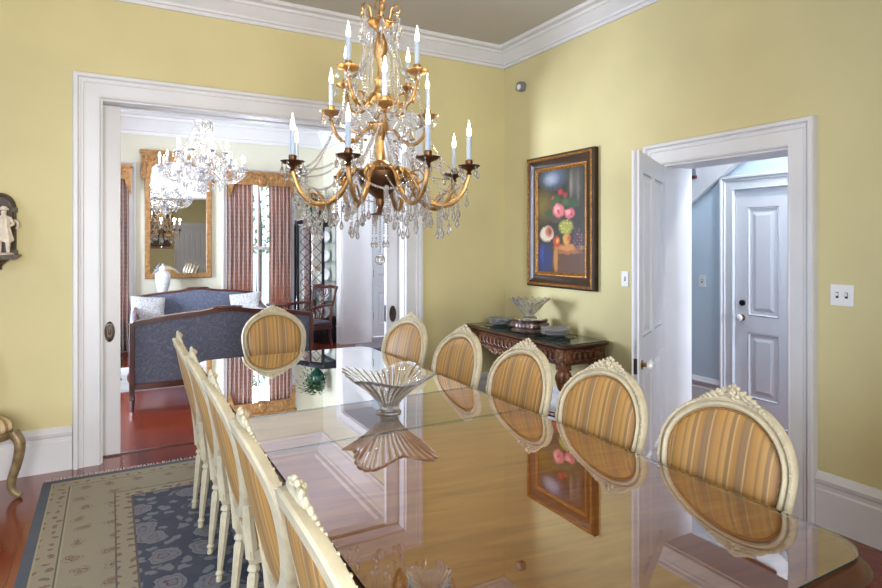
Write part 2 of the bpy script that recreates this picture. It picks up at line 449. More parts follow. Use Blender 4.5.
runs('trim_12', CRz, [((XL,YB),(XR,YB),(0,-1)), ((XR,YF),(XR,YB),(-1,0)), ((XL,YF),(XL,YB),(1,0)), ((XL,YF),(XR,YF),(0,1))])
CRn = [(h*1.25, CEIL+z*1.9) for h, z in CR]
runs('trim_13', CRn, [((XL,YN),(XN,YN),(0,-1)), ((XN,YB2),(XN,YN),(-1,0)), ((XL,YB2),(XL,YN),(1,0)), ((XL,YB2),(XN,YB2),(0,1))])

# doors
def panel_door(name, w, h, th, panels, mat=None):
    # local: x 0..w from the hinge, y -th/2..th/2, z 0.01..h
    m = MB(); mat = mat or M['door_white']
    m.box(0, w, -th*.22, th*.22, .01, h)
    xs = sorted({0, w} | {p[0] for p in panels} | {p[1] for p in panels})
    zs = sorted({.01, h} | {p[2] for p in panels} | {p[3] for p in panels})
    for i in range(len(xs)-1):
        for j in range(len(zs)-1):
            cx = (xs[i]+xs[i+1])/2; cz = (zs[j]+zs[j+1])/2
            if not any(p[0] < cx < p[1] and p[2] < cz < p[3] for p in panels):
                m.box(xs[i], xs[i+1], -th/2, th/2, zs[j], zs[j+1])
    for x0, x1, z0, z1 in panels:
        for sy in (-1, 1):
            # sunk moulding and raised field
            a = th*.22*sy; b = th*.42*sy; e = .02; g = .045
            v = [(x0,a,z0),(x1,a,z0),(x1,a,z1),(x0,a,z1),(x0+e*.5,th*.5*sy,z0+e*.5),(x1-e*.5,th*.5*sy,z0+e*.5),(x1-e*.5,th*.5*sy,z1-e*.5),(x0+e*.5,th*.5*sy,z1-e*.5),
                 (x0+e,a,z0+e),(x1-e,a,z0+e),(x1-e,a,z1-e),(x0+e,a,z1-e)]
            m.add(v, [(0,1,5,4),(1,2,6,5),(2,3,7,6),(3,0,4,7),(4,5,9,8),(5,6,10,9),(6,7,11,10),(7,4,8,11)])
            v = [(x0+g,a,z0+g),(x1-g,a,z0+g),(x1-g,a,z1-g),(x0+g,a,z1-g),(x0+g+.03,b,z0+g+.03),(x1-g-.03,b,z0+g+.03),(x1-g-.03,b,z1-g-.03),(x0+g+.03,b,z1-g-.03)]
            m.add(v, [(0,1,5,4),(1,2,6,5),(2,3,7,6),(3,0,4,7),(4,5,6,7)])
    o = m.build(name, mat, smooth=False); return struct(o)
def four_panels(w, h, s=.11, mid=.84):
    c = w/2
    return [(s, c-s*.4, .22, mid), (c+s*.4, w-s, .22, mid), (s, c-s*.4, mid+.16, h-.12), (c+s*.4, w-s, mid+.16, h-.12)]
# pocket doors, nearly pushed home
for i, (x0, x1, hx) in enumerate(((O0-.80, O0+.125, O0+.055), (O1-.125, O1+.80, O1-.062))):
    d = MB().box(x0, x1, YB+.13, YB+.18, .01, OT-.015).build('door_%d' % (i+1), M['door_white'], bevel=.004); struct(d)
    for yy, sg in ((YB+.13, -1), (YB+.18, 1)):
        pl = MB(); R = Matrix.Translation((hx, yy, .91)) @ Matrix.Rotation(pi/2*-sg, 4, 'X') @ Matrix.Diagonal((.45, 1, 1, 1))
        pl.lathe([(.075,-.001),(.075,.004),(.07,.008),(.05,.009),(.045,.004),(.02,.004),(.015,.009),(0,.010)], 28, M=R)
        pl.build('door_handle', M['aged_brass'], d)
    ex = x1 if i == 0 else x0
    MB().box(ex-.003, ex+.003, YB+.142, YB+.168, .84, .99).build('edge_pull', M['black_iron'], d)
# open leaf into the dining room
W = D1-D0-.01
leaf = panel_door('door_3', W, DT-.02, .042, four_panels(W, DT-.02))
ang = math.atan2(-.51, -.86)
leaf.location = (XR-.028, D1-.012, 0); leaf.rotation_euler = (0, 0, ang)
def knob(parent, x, z, th, mk='porcelain', sides=(-1, 1)):
    for sy in sides:
        R = Matrix.Translation((x, th/2*sy, z)) @ Matrix.Rotation(-pi/2*sy, 4, 'X')
        MB().lathe([(.028,0),(.028,.004),(.012,.008),(.010,.03)], 18, M=R).build('knob_rosette', M['brass'], parent)
        MB().lathe([(.010,.028),(.024,.034),(.031,.048),(.026,.062),(.012,.07),(0,.071)], 18, M=R).build('door_knob', M[mk], parent)
knob(leaf, W-.07, .845, .042, sides=(1,))
MB().box(W-.001, W+.002, -.010, .010, .80, .89).build('latch_plate', M['aged_brass'], leaf)
for z in (.25, 1.0, 1.8):
    MB().tube([(-.004,-.024,z),(-.004,-.024,z+.1)], .008, 8).build('hinge', M['aged_brass'], leaf)
# hall door with six panels
W4 = .88
hd = panel_door('door_4', W4, 2.02, .042, [(.11,.39,.2,.78),(.49,.77,.2,.78),(.11,.39,.92,1.87),(.49,.77,.92,1.87)])
hd.location = (HX1+.03, 3.305, 0); hd.rotation_euler = (0, 0, -pi/2)
knob(hd, .065, .90, .042, sides=(-1,)); 
MB().lathe([(.026,0),(.026,.012),(.014,.018),(0,.019)], 18, M=Matrix.Translation((.065,-.021,1.03)) @ Matrix.Rotation(pi/2, 4, 'X')).build('deadbolt', M['black_iron'], hd)
# front door with glass upper panel
fd = panel_door('door_5', .85, 2.28, .045, [(.10,.40,.2,.75),(.46,.75,.2,.75),(.10,.75,.85,1.05)])
fd.location = (3.805, 9.12, 0)
MB().box(.12, .73, -.026, -.022, 1.2, 2.1).build('glass_pane', M['porcelain'], fd)
for z in (.3, 1.0, 1.9):
    MB().box(-.012, .012, -.035, -.022, z, z+.12).build('hinge', M['black_iron'], fd)
# door behind the camera, seen in the far mirror
bd = panel_door('door_6', .80, 2.1, .042, four_panels(.80, 2.1)); bd.location = (2.0, YF+.024, 0)
struct(MB().casing('Y', 1.99, 2.81, 2.11, YF, 1, C2).build('trim_14', M['trim_white'], ang=20))

# windows
def window(name, axis, a0, a1, zb, zt, face, depth, sg):
    # casing towards the room is added separately; this is the sash set in the hole
    m = MB(); yy0 = face + sg*depth*.5; yy1 = yy0 + sg*.045
    f0, f1 = min(yy0, yy1), max(yy0, yy1)
    def bx(p0, p1, q0, q1, e=0):
        m.box(p0, p1, f0+e, f1-e, q0, q1) if axis == 'Y' else m.box(f0+e, f1-e, p0, p1, q0, q1)
    s = .05; zm = (zb+zt)/2
    for p in ((a0, a0+s, zb, zt), (a1-s, a1, zb, zt), (a0+s, a1-s, zb, zb+.07), (a0+s, a1-s, zt-s, zt), (a0+s, a1-s, zm-.025, zm+.025)): bx(*p)
    c = (a0+a1)/2
    bx(c-.012, c+.012, zb+.07, zm-.025, .008); bx(c-.012, c+.012, zm+.025, zt-s, .008)
    o = struct(m.build(name, M['trim_white'], smooth=False))
    g = MB(); fm = (f0+f1)/2
    (g.box(a0+s, a1-s, fm-.002, fm+.002, zb+.07, zt-s) if axis == 'Y' else g.box(fm-.002, fm+.002, a0+s, a1-s, zb+.07, zt-s))
    g.build('pane', M['window_glass'], o, smooth=False)
    sl = MB()
    i0, i1 = (face, face+sg*depth*.5) if sg > 0 else (face+sg*depth*.5, face)
    i0 -= .04 if sg > 0 else 0; i1 += .04 if sg < 0 else 0
    (sl.box(a0-.06, a1+.06, i0, i1, zb-.03, zb) if axis == 'Y' else sl.box(i0, i1, a0-.06, a1+.06, zb-.03, zb))
    sl.build('window_sill', M['trim_white'], o, smooth=False)
    return o
k = 1
for a0, a1, zb, zt in WN:
    window('window_%d' % k, 'Y', a0, a1, zb, zt, YN, .22, 1)
    struct(MB().casing('Y', a0, a1, zt, YN, -1, scale_prof(CAS, .7), z0=.32).build('trim_%d' % (14+k), M['trim_white'], ang=20)); k += 1
for (ax, a0, a1, zb, zt, face, sg) in (('X', .2, 1.4, .45, 2.65, XL, -1), ('X', 2.4, 3.6, .45, 2.65, XL, -1), ('X', 6.4, 7.6, .35, 2.62, XL, -1),
                                        ('Y', -1.7, -.5, .45, 2.65, YF, -1), ('Y', 3.9, 4.7, .5, 2.5, YF, -1), ('Y', -.2, .8, .45, 2.65, YF, -1)):  # last entry is an added, unseen window that carries fill light
    window('window_%d' % k, ax, a0, a1, zb, zt, face, .2, sg)
    struct(MB().casing(ax, a0, a1, zt, face, -sg, scale_prof(CAS, .7), z0=zb-.03).build('trim_%d' % (14+k), M['trim_white'], ang=20)); k += 1

# stair closed string with treads against the hall wall
st = thing('staircase', 'white closed stair string with a wooden tread end climbing the blue hallway wall', 'staircase', (HX1-.001, 3.78, 1.9))
m = MB(); poly = []
sl = .69
def zlow(y): return -(y)*sl        # y local grows away from the camera; the string falls that way
y0, y1 = 1.2, -1.4
poly = [(y0, zlow(y0)), (y1, zlow(y1))]
ys = y1; run_ = .255; top = []
n = int((y0-y1)/run_)
poly.append((y1, zlow(y1)+.36))
yy = y1; zz = None
for i in range(n):
    ya = y1 + i*run_; yb_ = ya + run_
    ztop = zlow(ya+.12)+.36-.10
    poly += [(ya, ztop), (yb_, ztop)]
poly.append((y0, zlow(y0)+.2))
m.prism(poly, 'YZ', -.07, 0); m.build('stair_string', M['trim_white'], st, smooth=False)
for i in range(n):
    ya = y1 + i*run_; ztop = zlow(ya+.12)+.26
    MB().box(-.09, 0, ya-.01, ya+run_+.03, ztop, ztop+.03).build('tread', M['mahogany'], st, bevel=.004)

# ------------------------------------------------------------------ outside
struct(MB().box(-30, 40, -30, 60, -.35, -.2).build('ground', M['grass'], smooth=False))
def shrub(x, y, h, r, label):
    t_ = thing('garden_tree', label, 'tree', (x, y, -.2), 0, 'trees in the garden beyond the windows')
    MB().tube([(0,0,0),(.05,0,h*.5),(0,.05,h*.8)], [.07,.05,.02], 8).build('trunk', M['bark'], t_)
    m = MB()
    for i in range(900):
        a = random.random()*2*pi; q = random.random()**.5; e = random.uniform(-1, 1)
        rr = r*q*sqrt(max(0, 1-e*e)); p = Vector((rr*cos(a), rr*sin(a), h*.72+e*h*.36))
        R = Matrix.Rotation(random.random()*6, 3, 'Z') @ Matrix.Rotation(random.uniform(-1,1), 3, 'X'); L = .09
        m.add([p+R@Vector((0,-L,0)), p+R@Vector((L*.45,0,.01)), p+R@Vector((0,L,0)), p+R@Vector((-L*.45,0,.01))], [(0,1,2,3)])
    m.build('foliage', M['shrub'], t_, smooth=False)
shrub(3.1, 14.5, 4.2, 1.3, 'pale leafy tree seen through the gap between the curtains')
shrub(-1.6, 15.0, 3.6, 1.2, 'leafy tree beyond the left far window')

# ------------------------------------------------------------------ rug + threshold
RZ = .006
rg = thing('oriental_rug', 'navy and beige oriental rug with fringed end under the dining table', 'rug', (-.38+RHX, 4.58-RHY, 0), radians(0))
MB().box(-RHX, RHX, -RHY, RHY, 0.0005, RZ).build('rug_pile', M['oriental_rug'], rg, smooth=False)
m = MB()
for i in range(420):
    x = -RHX+.01 + i*(2*RHX-.02)/419; L = random.uniform(.025, .06); dx = random.uniform(-.012, .012)
    m.tube([(x, RHY-.002, .0035), (x+dx*.5, RHY+L*.5, .003), (x+dx, RHY+L, .0022)], .0018, 4)
fr_ = m.build('fringe', M['fringe'], rg); fr_['kind'] = 'stuff'
r2 = thing('pale_rug', 'pale grey rug lying between the two blue sofas', 'rug', (.9, 7.7, 0))
MB().box(-1.9, 1.1, -.73, .64, .0005, .008).build('rug_pile', M['rug_pale'], r2, smooth=False)

# ------------------------------------------------------------------ dining table
def rrect(x0, x1, y0, y1, r, n=8):
    out = []
    for cx, cy, a in ((x1-r, y0+r, -pi/2), (x1-r, y1-r, 0), (x0+r, y1-r, pi/2), (x0+r, y0+r, pi)):
        for i in range(n+1):
            q = a + pi/2*i/n; out.append((cx+r*cos(q), cy+r*sin(q)))
    return out
TX0, TX1, TY0, TY1 = .470, 1.742, .735, 4.25
TC = ((TX0+TX1)/2, (TY0+TY1)/2)
tb = thing('dining_table', 'long polished wooden dining table with rounded corners under glass', 'table', (TC[0], TC[1], RZ))
hw, hl = (TX1-TX0)/2, (TY1-TY0)/2
def loft(m, rings):
    n = len(rings[0]); vs = [p for r in rings for p in r]; fs = []
    for i in range(len(rings)-1):
        for k_ in range(n):
            l = (k_+1) % n; fs.append((i*n+k_, i*n+l, (i+1)*n+l, (i+1)*n+k_))
    fs.append(tuple(range(n-1, -1, -1))); fs.append(tuple((len(rings)-1)*n+q for q in range(n)))
    m.add(vs, fs)
def ring(ins, z, r=.155):
    return [(x, y, z) for x, y in rrect(-hw+ins, hw-ins, -hl+ins, hl-ins, max(.02, r-ins))]
TZ = .762 - RZ
m = MB(); loft(m, [ring(.044, TZ-.006), ring(.037, TZ-.001), ring(.042, TZ)]); m.build('tabletop', M['table_wood'], tb, ang=30)
m = MB(); loft(m, [ring(.075, .70-RZ), ring(.045, .703-RZ), ring(.03, .708-RZ), ring(.008, .712-RZ), ring(.0, .718-RZ), ring(.0, .727-RZ), ring(.009, .733-RZ), ring(.014, .735-RZ), ring(.017, .742-RZ), ring(.024, .748-RZ), ring(.028, TZ-.008), ring(.040, TZ-.006)])
m.build('moulded_edge', M['table_edge_wood'], tb, ang=50)
m = MB(); loft(m, [ring(.14, .625-RZ), ring(.14, .70-RZ)]); m.build('apron', M['table_edge_wood'], tb, ang=30)
for yy in (-1.15, 0, 1.15):
    p = MB(); p.lathe([(.09,.10),(.10,.14),(.06,.18),(.05,.24),(.085,.36),(.09,.42),(.05,.50),(.07,.56),(.12,.615),(.12,.62)], 24, c=(0,yy,0))
    pd = p.build('pedestal', M['table_edge_wood'], tb)
    for a in range(4):
        q = a*pi/2 + pi/4
        pts = [(.05,0,.16),(.14,0,.17),(.22,0,.11),(.27,0,.05),(.31,0,.025)]
        MB().tube([(x*cos(q), yy + x*sin(q), z) for x, _, z in pts], [.03,.032,.026,.022,.024], 10).build('pedestal_foot', M['table_edge_wood'], pd)
# three sheets of protective glass
GX0, GX1, GY0, GY1 = TX0+.034, TX1-.034, TY0+.034, TY1-.034
S1, S2 = 2.24, 2.73
full = rrect(GX0, GX1, GY0, GY1, .11)
gz0, gz1 = .7625, .7705
def sheet(lo, hi, label):
    pts = []
    if lo < GY0+.01:   pts = [(x, y) for x, y in full if y < hi-.3] ; pts = [p for p in full if p[1] < 2.0]
    if lo < GY0+.01:
        b = [p for p in full if p[1] < 2.0]
        right = [p for p in b if p[0] > 1.1]; left = [p for p in b if p[0] <= 1.1]
        poly = left + right; poly = sorted(left, key=lambda p: -p[1]) + sorted(right, key=lambda p: p[1]) + [(GX1, hi), (GX0, hi)]
    elif hi > GY1-.01:
        b = [p for p in full if p[1] > 3.0]
        right = sorted([p for p in b if p[0] > 1.1], key=lambda p: (p[1], -p[0])); left = sorted([p for p in b if p[0] <= 1.1], key=lambda p: (-p[1], -p[0]))
        poly = [(GX0, lo), (GX1, lo)] + right + left
    else: poly = [(GX0, lo), (GX1, lo), (GX1, hi), (GX0, hi)]
    cl = []
    for p in poly:
        if not cl or (abs(p[0]-cl[-1][0])+abs(p[1]-cl[-1][1])) > 1e-5: cl.append(p)
    cx = (GX0+GX1)/2; cy = (lo+hi)/2
    loc = [(x-cx, y-cy) for x, y in cl]
    t_ = thing('glass_sheet', label, 'glass sheet', (cx, cy, gz0), 0, 'glass sheets protecting the tabletop')
    n = len(loc); h = gz1-gz0
    MB().add([(x, y, h) for x, y in loc], [tuple(range(n))]).build('glass_face', M['table_glass'], t_, smooth=False)
    m = MB(); vs = [(x, y, 0.0003) for x, y in loc] + [(x, y, h) for x, y in loc]
    m.add(vs, [(i, (i+1) % n, n+(i+1) % n, n+i) for i in range(n)]); 
    e_ = m.build('polished_edge', M['glass_edge'], t_, smooth=False)
sheet(GY0, S1-.002, 'large glass sheet over the camera end of the tabletop')
sheet(S1+.002, S2-.002, 'narrow glass strip in the middle of the tabletop under the ribbed bowl')
sheet(S2+.002, GY1, 'glass sheet over the far end of the tabletop, by the sofa room')

# ------------------------------------------------------------------ dining chair
A_, Cc, CL, ZC = .251, .205, .335, .815
def bx_(z, y): return -.31 - .23*(z-.76) + .55*y*y
def rot_pt(th, rad, d, a=A_, c=Cc):
    if sin(th) < 0: c = c + CL - Cc
    y = a*math.copysign(abs(cos(th))**1.0, cos(th)); z = c*math.copysign(abs(sin(th))**1.0, sin(th))
    nx, nz = cos(th)/a, sin(th)/c; L = sqrt(nx*nx+nz*nz)
    y += rad*nx/L; z = ZC + z + rad*nz/L
    return (bx_(z, y)+d, y, z)
def make_chair():
    t_ = thing('dining_chair', '', 'chair', (0,0,0), 0, 'cream oval-back dining chairs around the table')
    m = MB(); sec = [(-.020,-.014),(-.017,-.022),(.018,-.022),(.023,-.014),(.023,.006),(.019,.014),(.011,.015),(.009,.007),(.004,.007),(.001,.019),(-.006,.024),(-.013,.019),(-.015,.010),(-.020,.008)]
    N = 72; vs = []; n = len(sec)
    for i in range(N):
        for r_, d_ in sec: vs.append(rot_pt(2*pi*i/N, r_-.024, d_))
    m.add(vs, [(i*n+k_, i*n+(k_+1) % n, ((i+1) % N)*n+(k_+1) % n, ((i+1) % N)*n+k_) for i in range(N) for k_ in range(n)])
    for i in range(64):                                  # carved ribbon along the outer edge
        th = 2*pi*(i+.5)/64
        if abs(th-pi/2) < .3: continue
        p = rot_pt(th, -.0085, .014)
        tg = Matrix.Rotation(-th, 3, 'X') if False else None
        m.ell(p, (.006, .0062, .0062) if i % 2 else (.0045, .0035, .0035), 6, 4)
    m.build('back_frame', M['chair_paint'], t_, ang=32)
    # upholstered oval, front domed, back flatter
    m = MB(); nr, nn = 7, 40; a, c = A_-.040, Cc-.040
    for sg, base, dome in ((1, .008, .026), (-1, -.010, .010)):
        vs = [(bx_(ZC, 0)+base+sg*dome if sg > 0 else bx_(ZC, 0)+base-dome, 0, ZC)]
        for j in range(1, nr+1):
            s_ = j/nr; dd = dome*sqrt(max(0, 1-s_**2.0))
            for i in range(nn):
                th = 2*pi*i/nn; c_ = c if sin(th) >= 0 else CL-.040; y = a*s_*math.copysign(abs(cos(th))**1.0, cos(th)); z = ZC+c_*s_*math.copysign(abs(sin(th))**1.0, sin(th))
                vs.append((bx_(z, y)+base+sg*dd, y, z))
        fs = [(0, 1+i, 1+(i+1) % nn) for i in range(nn)]
        for j in range(nr-1):
            for i in range(nn):
                k_ = (i+1) % nn; fs.append((1+j*nn+i, 1+(j+1)*nn+i, 1+(j+1)*nn+k_, 1+j*nn+k_))
        m.add(vs, fs)
    m.build('back_cushion', M['silk'], t_, ang=80)
    m = MB()
    m.tube([rot_pt(2*pi*i/56, -.046, .012) for i in range(56)], .0045, 6, closed=True)
    m.build('gimp_trim', M['gimp'], t_)
    # carved flower crest
    m = MB(); zt = ZC+Cc
    def cb(y, z, r, d=0.004, sq=(1,1,1), tilt=0.0):
        m.ell((bx_(z, y)+d, y, z), (r*.8*sq[0], r*sq[1], r*sq[2]), 8, 6, rot=Matrix.Rotation(tilt, 3, 'X'))
    def edge(y): return ZC + Cc*(1-min(1, abs(y)/A_)**2)**.5
    cb(0, zt+.014, .008, .030)
    for q in range(5): cb(.009*cos(q*1.257+.3), zt+.014+.009*sin(q*1.257+.3), .0075, .024)
    for q in range(8): cb(.020*cos(q*pi/4), zt+.014+.019*sin(q*pi/4), .0095, .014)
    for sg in (-1, 1):
        # overlapping leaves running down from the flower
        for y, up, r, L in ((.036,.016,.009,1.9),(.044,.004,.008,1.7),(.056,.012,.0085,1.9),(.066,.000,.007,1.6),(.076,.008,.0075,1.8),(.090,.003,.0065,1.7),(.104,.0,.0055,1.6),(.116,-.002,.0045,1.5)):
            cb(sg*y, edge(y)+up-.003, r*1.3, .012, (1, L, .85), -sg*(.45 if up > .003 else -.2))
        for y, up in ((.040,.024),(.060,.019),(.080,.012)): cb(sg*y, edge(y)+up-.002, .0065, .012)
    m.ell((bx_(zt, 0)+.008, 0, zt+.0), (.009, .075, .013), 14, 6)
    m.build('carved_crest', M['chair_paint'], t_, ang=50)
    # posts from oval to seat
    for sg in (-1, 1):
        p0 = rot_pt(-pi/2 + sg*.80, -.014, -.004)
        MB().tube([p0, (-.246, sg*.130, .49), (-.240, sg*.134, .43), (-.236, sg*.138, .37)], [.019,.024,.025,.024], 8).build('back_post', M['chair_paint'], t_)
    def outl(i, n, k_=1.0, ins=0.0):
        q = 2*pi*i/n; cx, sy = cos(q), sin(q)
        x = (.245-ins)*math.copysign(abs(cx)**.62, cx); y = (.205+.12*(x+.245)*.35-ins)*math.copysign(abs(sy)**.62, sy)
        return x*k_, y*k_
    n = 44
    def rg_(ins, z): return [(*outl(i, n, 1, ins), z) for i in range(n)]
    m = MB(); loft(m, [rg_(.02,.350), rg_(.008,.353), rg_(.008,.362), rg_(.014,.366), rg_(.014,.392), rg_(.004,.398), rg_(.0,.408), rg_(.004,.416), rg_(.03,.418)])
    for i in range(n*2):
        x, y = outl(i, n*2, 1, .012); m.ell((x, y, .379), (.005, .005, .009 if i % 2 else .005), 5, 4)
    m.build('seat_frame', M['chair_paint'], t_, ang=40)
    m = MB(); loft(m, [rg_(.012,.414), rg_(.004,.43), rg_(.012,.452), rg_(.04,.468), rg_(.09,.478), rg_(.16,.482)]); m.build('seat_cushion', M['silk'], t_, ang=80)
    # legs: fluted and tapering, block at the top, ringed foot
    for lx, ly, tx, ty in ((.195,.185,.195,.185), (.195,-.185,.195,-.185), (-.225,.135,-.262,.138), (-.225,-.135,-.262,-.138)):
        m = MB(); N_ = 16
        prof = [(.020,.36),(.021,.352),(.014,.345),(.023,.335),(.024,.322),(.015,.314),(.021,.30),(.0195,.24),(.016,.12),(.0125,.055),(.011,.05),(.017,.042),(.017,.032),(.010,.026),(.014,.016),(.012,0.0)]
        sh = Matrix.Identity(4); sh[0][2] = (lx-tx)/.36; sh[1][2] = (ly-ty)/.36; sh[0][3] = tx; sh[1][3] = ty
        m.lathe(prof[::-1], 24, M=sh, flute=8, fa=.07)
        m.box(lx-.024, lx+.024, ly-.024, ly+.024, .352, .40)
        m.build('leg', M['chair_paint'], t_, ang=50)
    return t_
proto = make_chair()
RXc = 1.82-.31
right = [(RXc, 1.275, 180, 'oval-back striped dining chair on the doorway side, nearest the camera and largest'),
         (RXc, 1.85, 180, 'striped oval-back dining chair, second from the camera on the doorway side'),
         (RXc, 2.42, 180, 'oval-back striped dining chair in front of the right end of the carved console'),
         (RXc, 3.03, 181, 'oval-back striped dining chair in front of the left end of the carved console'),
         (RXc+.005, 3.70, 190, 'striped oval-back dining chair farthest from the camera on the doorway side')]
left = [(.70, 1.225, 0, 'dining chair on the window side nearest the camera, its crest crossing the bottom edge'),
        (.70, 1.815, 0, 'dining chair on the window side, second from the camera, seen from behind'),
        (.70, 2.41, 0, 'dining chair on the window side, middle of the row of five, seen from behind'),
        (.695, 2.99, 0, 'dining chair on the window side, fourth from the camera, seen from behind'),
        (.69, 3.58, 0, 'dining chair on the window side farthest from the camera, next to the wide opening')]
for i, (x, y, r_, lb) in enumerate(right + left + [(1.125, 4.70-.31, -90, 'striped dining chair at the far head of the table, before the blue sofa')]):
    if i == 0:
        o = proto; o.location = (x, y, RZ); o.rotation_euler = (0,0,radians(r_)); o['label'] = lb
    else: dup(proto, lb, (x, y, RZ), radians(r_))

# ------------------------------------------------------------------ glass centrepiece
def ribbed_bowl(name, label, loc, R, H, rz=0, ribs=30, cat='bowl'):
    t_ = thing(name, label, cat, loc, rz)
    n = ribs*6; rows = 14; outer = []; inner = []
    def pt(s_, q, off):
        sq = 1 + .16*s_*cos(4*q)
        r_ = (R*.20 + R*.80*(s_**1.25))*sq
        z = H*(.14 + .86*s_**.85) + H*.10*s_*s_*(cos(4*q)) - H*.02
        tw = .16*s_
        rb = R*.042*(abs(cos(ribs*q/2))**.6)*(.4+s_)
        r_ += off*(1) + (rb if off == 0 else rb*.25)
        return (r_*cos(q+tw), r_*sin(q+tw), z)
    vs = []
    for j in range(rows+1):
        for i in range(n): vs.append(pt(j/rows, 2*pi*i/n, 0))
    for j in range(rows, -1, -1):
        for i in range(n):
            p = pt(max(j/rows, .04), 2*pi*i/n, -R*.03); vs.append((p[0], p[1], p[2]+(.004 if j < rows else 0)))
    fs = []; L = 2*rows+2
    for j in range(L-1):
        for i in range(n):
            k_ = (i+1) % n; fs.append((j*n+i, j*n+k_, (j+1)*n+k_, (j+1)*n+i))
    fs.append(tuple(range(n-1, -1, -1))); fs.append(tuple((L-1)*n+i for i in range(n)))
    MB().add(vs, fs).build('ribbed_body', M['bowl_glass'], t_, ang=70)
    MB().lathe([(R*.26,0),(R*.30,H*.03),(R*.16,H*.09),(R*.19,H*.115)], 32, flute=16, fa=.05).build('foot', M['bowl_glass'], t_)
    return t_
ribbed_bowl('glass_centrepiece', 'large ribbed clear glass bowl with flaring corners in the middle of the table', (1.125, 2.50, gz1+.0003), .195, .178, radians(32), 34)
ribbed_bowl('small_glass_bowl', 'small glass dish on the table by the nearest window-side chair', (.60, 1.12, gz1+.0003), .050, .058, radians(10), 16)

# ------------------------------------------------------------------ chandeliers
def flame_bulb(h=.078, r=.0105): return [(r*.5,0),(r*.85,h*.1),(r,h*.28),(r*.8,h*.5),(r*.4,h*.75),(r*.12,h*.95),(.0003,h)]
def pendant_mesh(m, p, L, w):
    # faceted drop hanging from p with a small bead above
    m.ell((p[0], p[1], p[2]-.006), .0055, 6, 4)
    z = p[2]-.012
    m.lathe([(.001,0),(w*.3,-L*.15),(w*.75,-L*.42),(w,-L*.68),(w*.62,-L*.9),(.001,-L)][::-1], 6, c=(p[0], p[1], z))
def chain_pts(a, b, sag, sp=.0135):
    a = Vector(a); b = Vector(b); d = (b-a).length; N_ = max(3, int((d+sag)/sp))
    return [a.lerp(b, i/N_) - Vector((0,0,sag*4*(i/N_)*(1-i/N_))) for i in range(N_+1)]
def smooth_path(pts, n=6):
    pts = [Vector(p) for p in pts]; out = []
    P = [pts[0]*2-pts[1]] + pts + [pts[-1]*2-pts[-2]]
    for i in range(1, len(P)-2):
        for k_ in range(n):
            u = k_/n
            out.append(.5*((2*P[i]) + (P[i+1]-P[i-1])*u + (2*P[i-1]-5*P[i]+4*P[i+1]-P[i+2])*u*u + (3*P[i]-P[i-1]-3*P[i+1]+P[i+2])*u**3))
    out.append(pts[-1]); return out
CX, CY = 1.125, 2.60
ch = thing('chandelier', 'gilt bronze chandelier with three tiers of candle bulbs over the dining table', 'chandelier', (CX, CY, CEIL))
Z = lambda z: z-CEIL
MB().lathe([(.004,Z(3.39)),(.05,Z(3.40)),(.065,Z(3.43)),(.07,Z(3.45))], 28).build('ceiling_canopy', M['gold'], ch)
m = MB()
for i in range(19):
    zc = 3.385-i*.034; pts = []
    for k_ in range(12):
        q = 2*pi*k_/12; x, z = .010*cos(q), .021*sin(q)
        pts.append((x, 0, Z(zc)+z) if i % 2 else (0, x, Z(zc)+z))
    m.tube(pts, .0028, 5, closed=True)
m.build('chain', M['gold'], ch)
prof = [(.006,2.745),(.012,2.735),(.006,2.72),(.006,2.66),(.02,2.645),(.012,2.63),(.06,2.612),(.064,2.604),(.05,2.592),(.025,2.575),(.016,2.56),(.022,2.545),(.036,2.51),(.040,2.48),(.026,2.445),(.014,2.42),
        (.011,2.38),(.016,2.35),(.03,2.33),(.022,2.31),(.028,2.28),(.045,2.26),(.04,2.235),(.02,2.21),(.014,2.17),(.03,2.14),(.044,2.12),(.04,2.095),(.02,2.07),(.018,2.02),(.026,1.98),(.022,1.95),(.06,1.93),(.085,1.91),(.09,1.90)]
MB().lathe([(r_, Z(z)) for r_, z in prof[::-1]], 28, flute=8, fa=.03).build('stem', M['gold'], ch)
MB().lathe([(r_, Z(z)) for r_, z in [(.001,1.685),(.044,1.688),(.046,1.694),(.018,1.702),(.012,1.72),(.022,1.745),(.02,1.765),(.06,1.80),(.095,1.84),(.108,1.87),(.112,1.89),(.10,1.905),(.085,1.91)]], 32, flute=16, fa=.02).build('lower_urn', M['bronze'], ch)
a0 = radians(-108.4)
def P(r_, a, z): return (r_*cos(a), r_*sin(a), Z(z))
# crown scrolls
for i in range(6):
    a = a0 + i*pi/3; pts = []
    for k_ in range(15):
        q = pi*.9 - k_*2*pi*.82/14; rr = .026*(1-.03*k_)
        pts.append(P(.082+rr*cos(q), a, 2.655+rr*sin(q)))
    MB().tube([P(.02, a, 2.62), P(.05, a, 2.625)] + pts, [.005]*2+[.0048]*15, 6).build('crown_scroll', M['gold'], ch)
for sg in (0, pi/2):
    MB().tube([P(.026*cos(2*pi*k_/16), a0+sg, 2.69+.034*sin(2*pi*k_/16)) for k_ in range(16)], .0045, 6, closed=True).build('top_loop', M['gold'], ch)
tiers = [(.22, a0+pi/4, pi/2, 4, 2.335, [(.02,2.27),(.06,2.25),(.10,2.205),(.15,2.19),(.195,2.225),(.22,2.30)], .145),
         (.23, a0, pi/2, 4, 2.165, [(.02,2.11),(.06,2.10),(.11,2.045),(.16,2.03),(.205,2.065),(.23,2.13)], .145),
         (.43, a0+pi/8, pi/4, 8, 1.905, [(.07,1.88),(.11,1.905),(.15,1.88),(.20,1.79),(.27,1.735),(.34,1.735),(.40,1.79),(.43,1.87)], .15)]
npend = 0
pend_small = None
pm = MB(); pendant_mesh(pm, (0,0,0), .042, .0105); PS = None
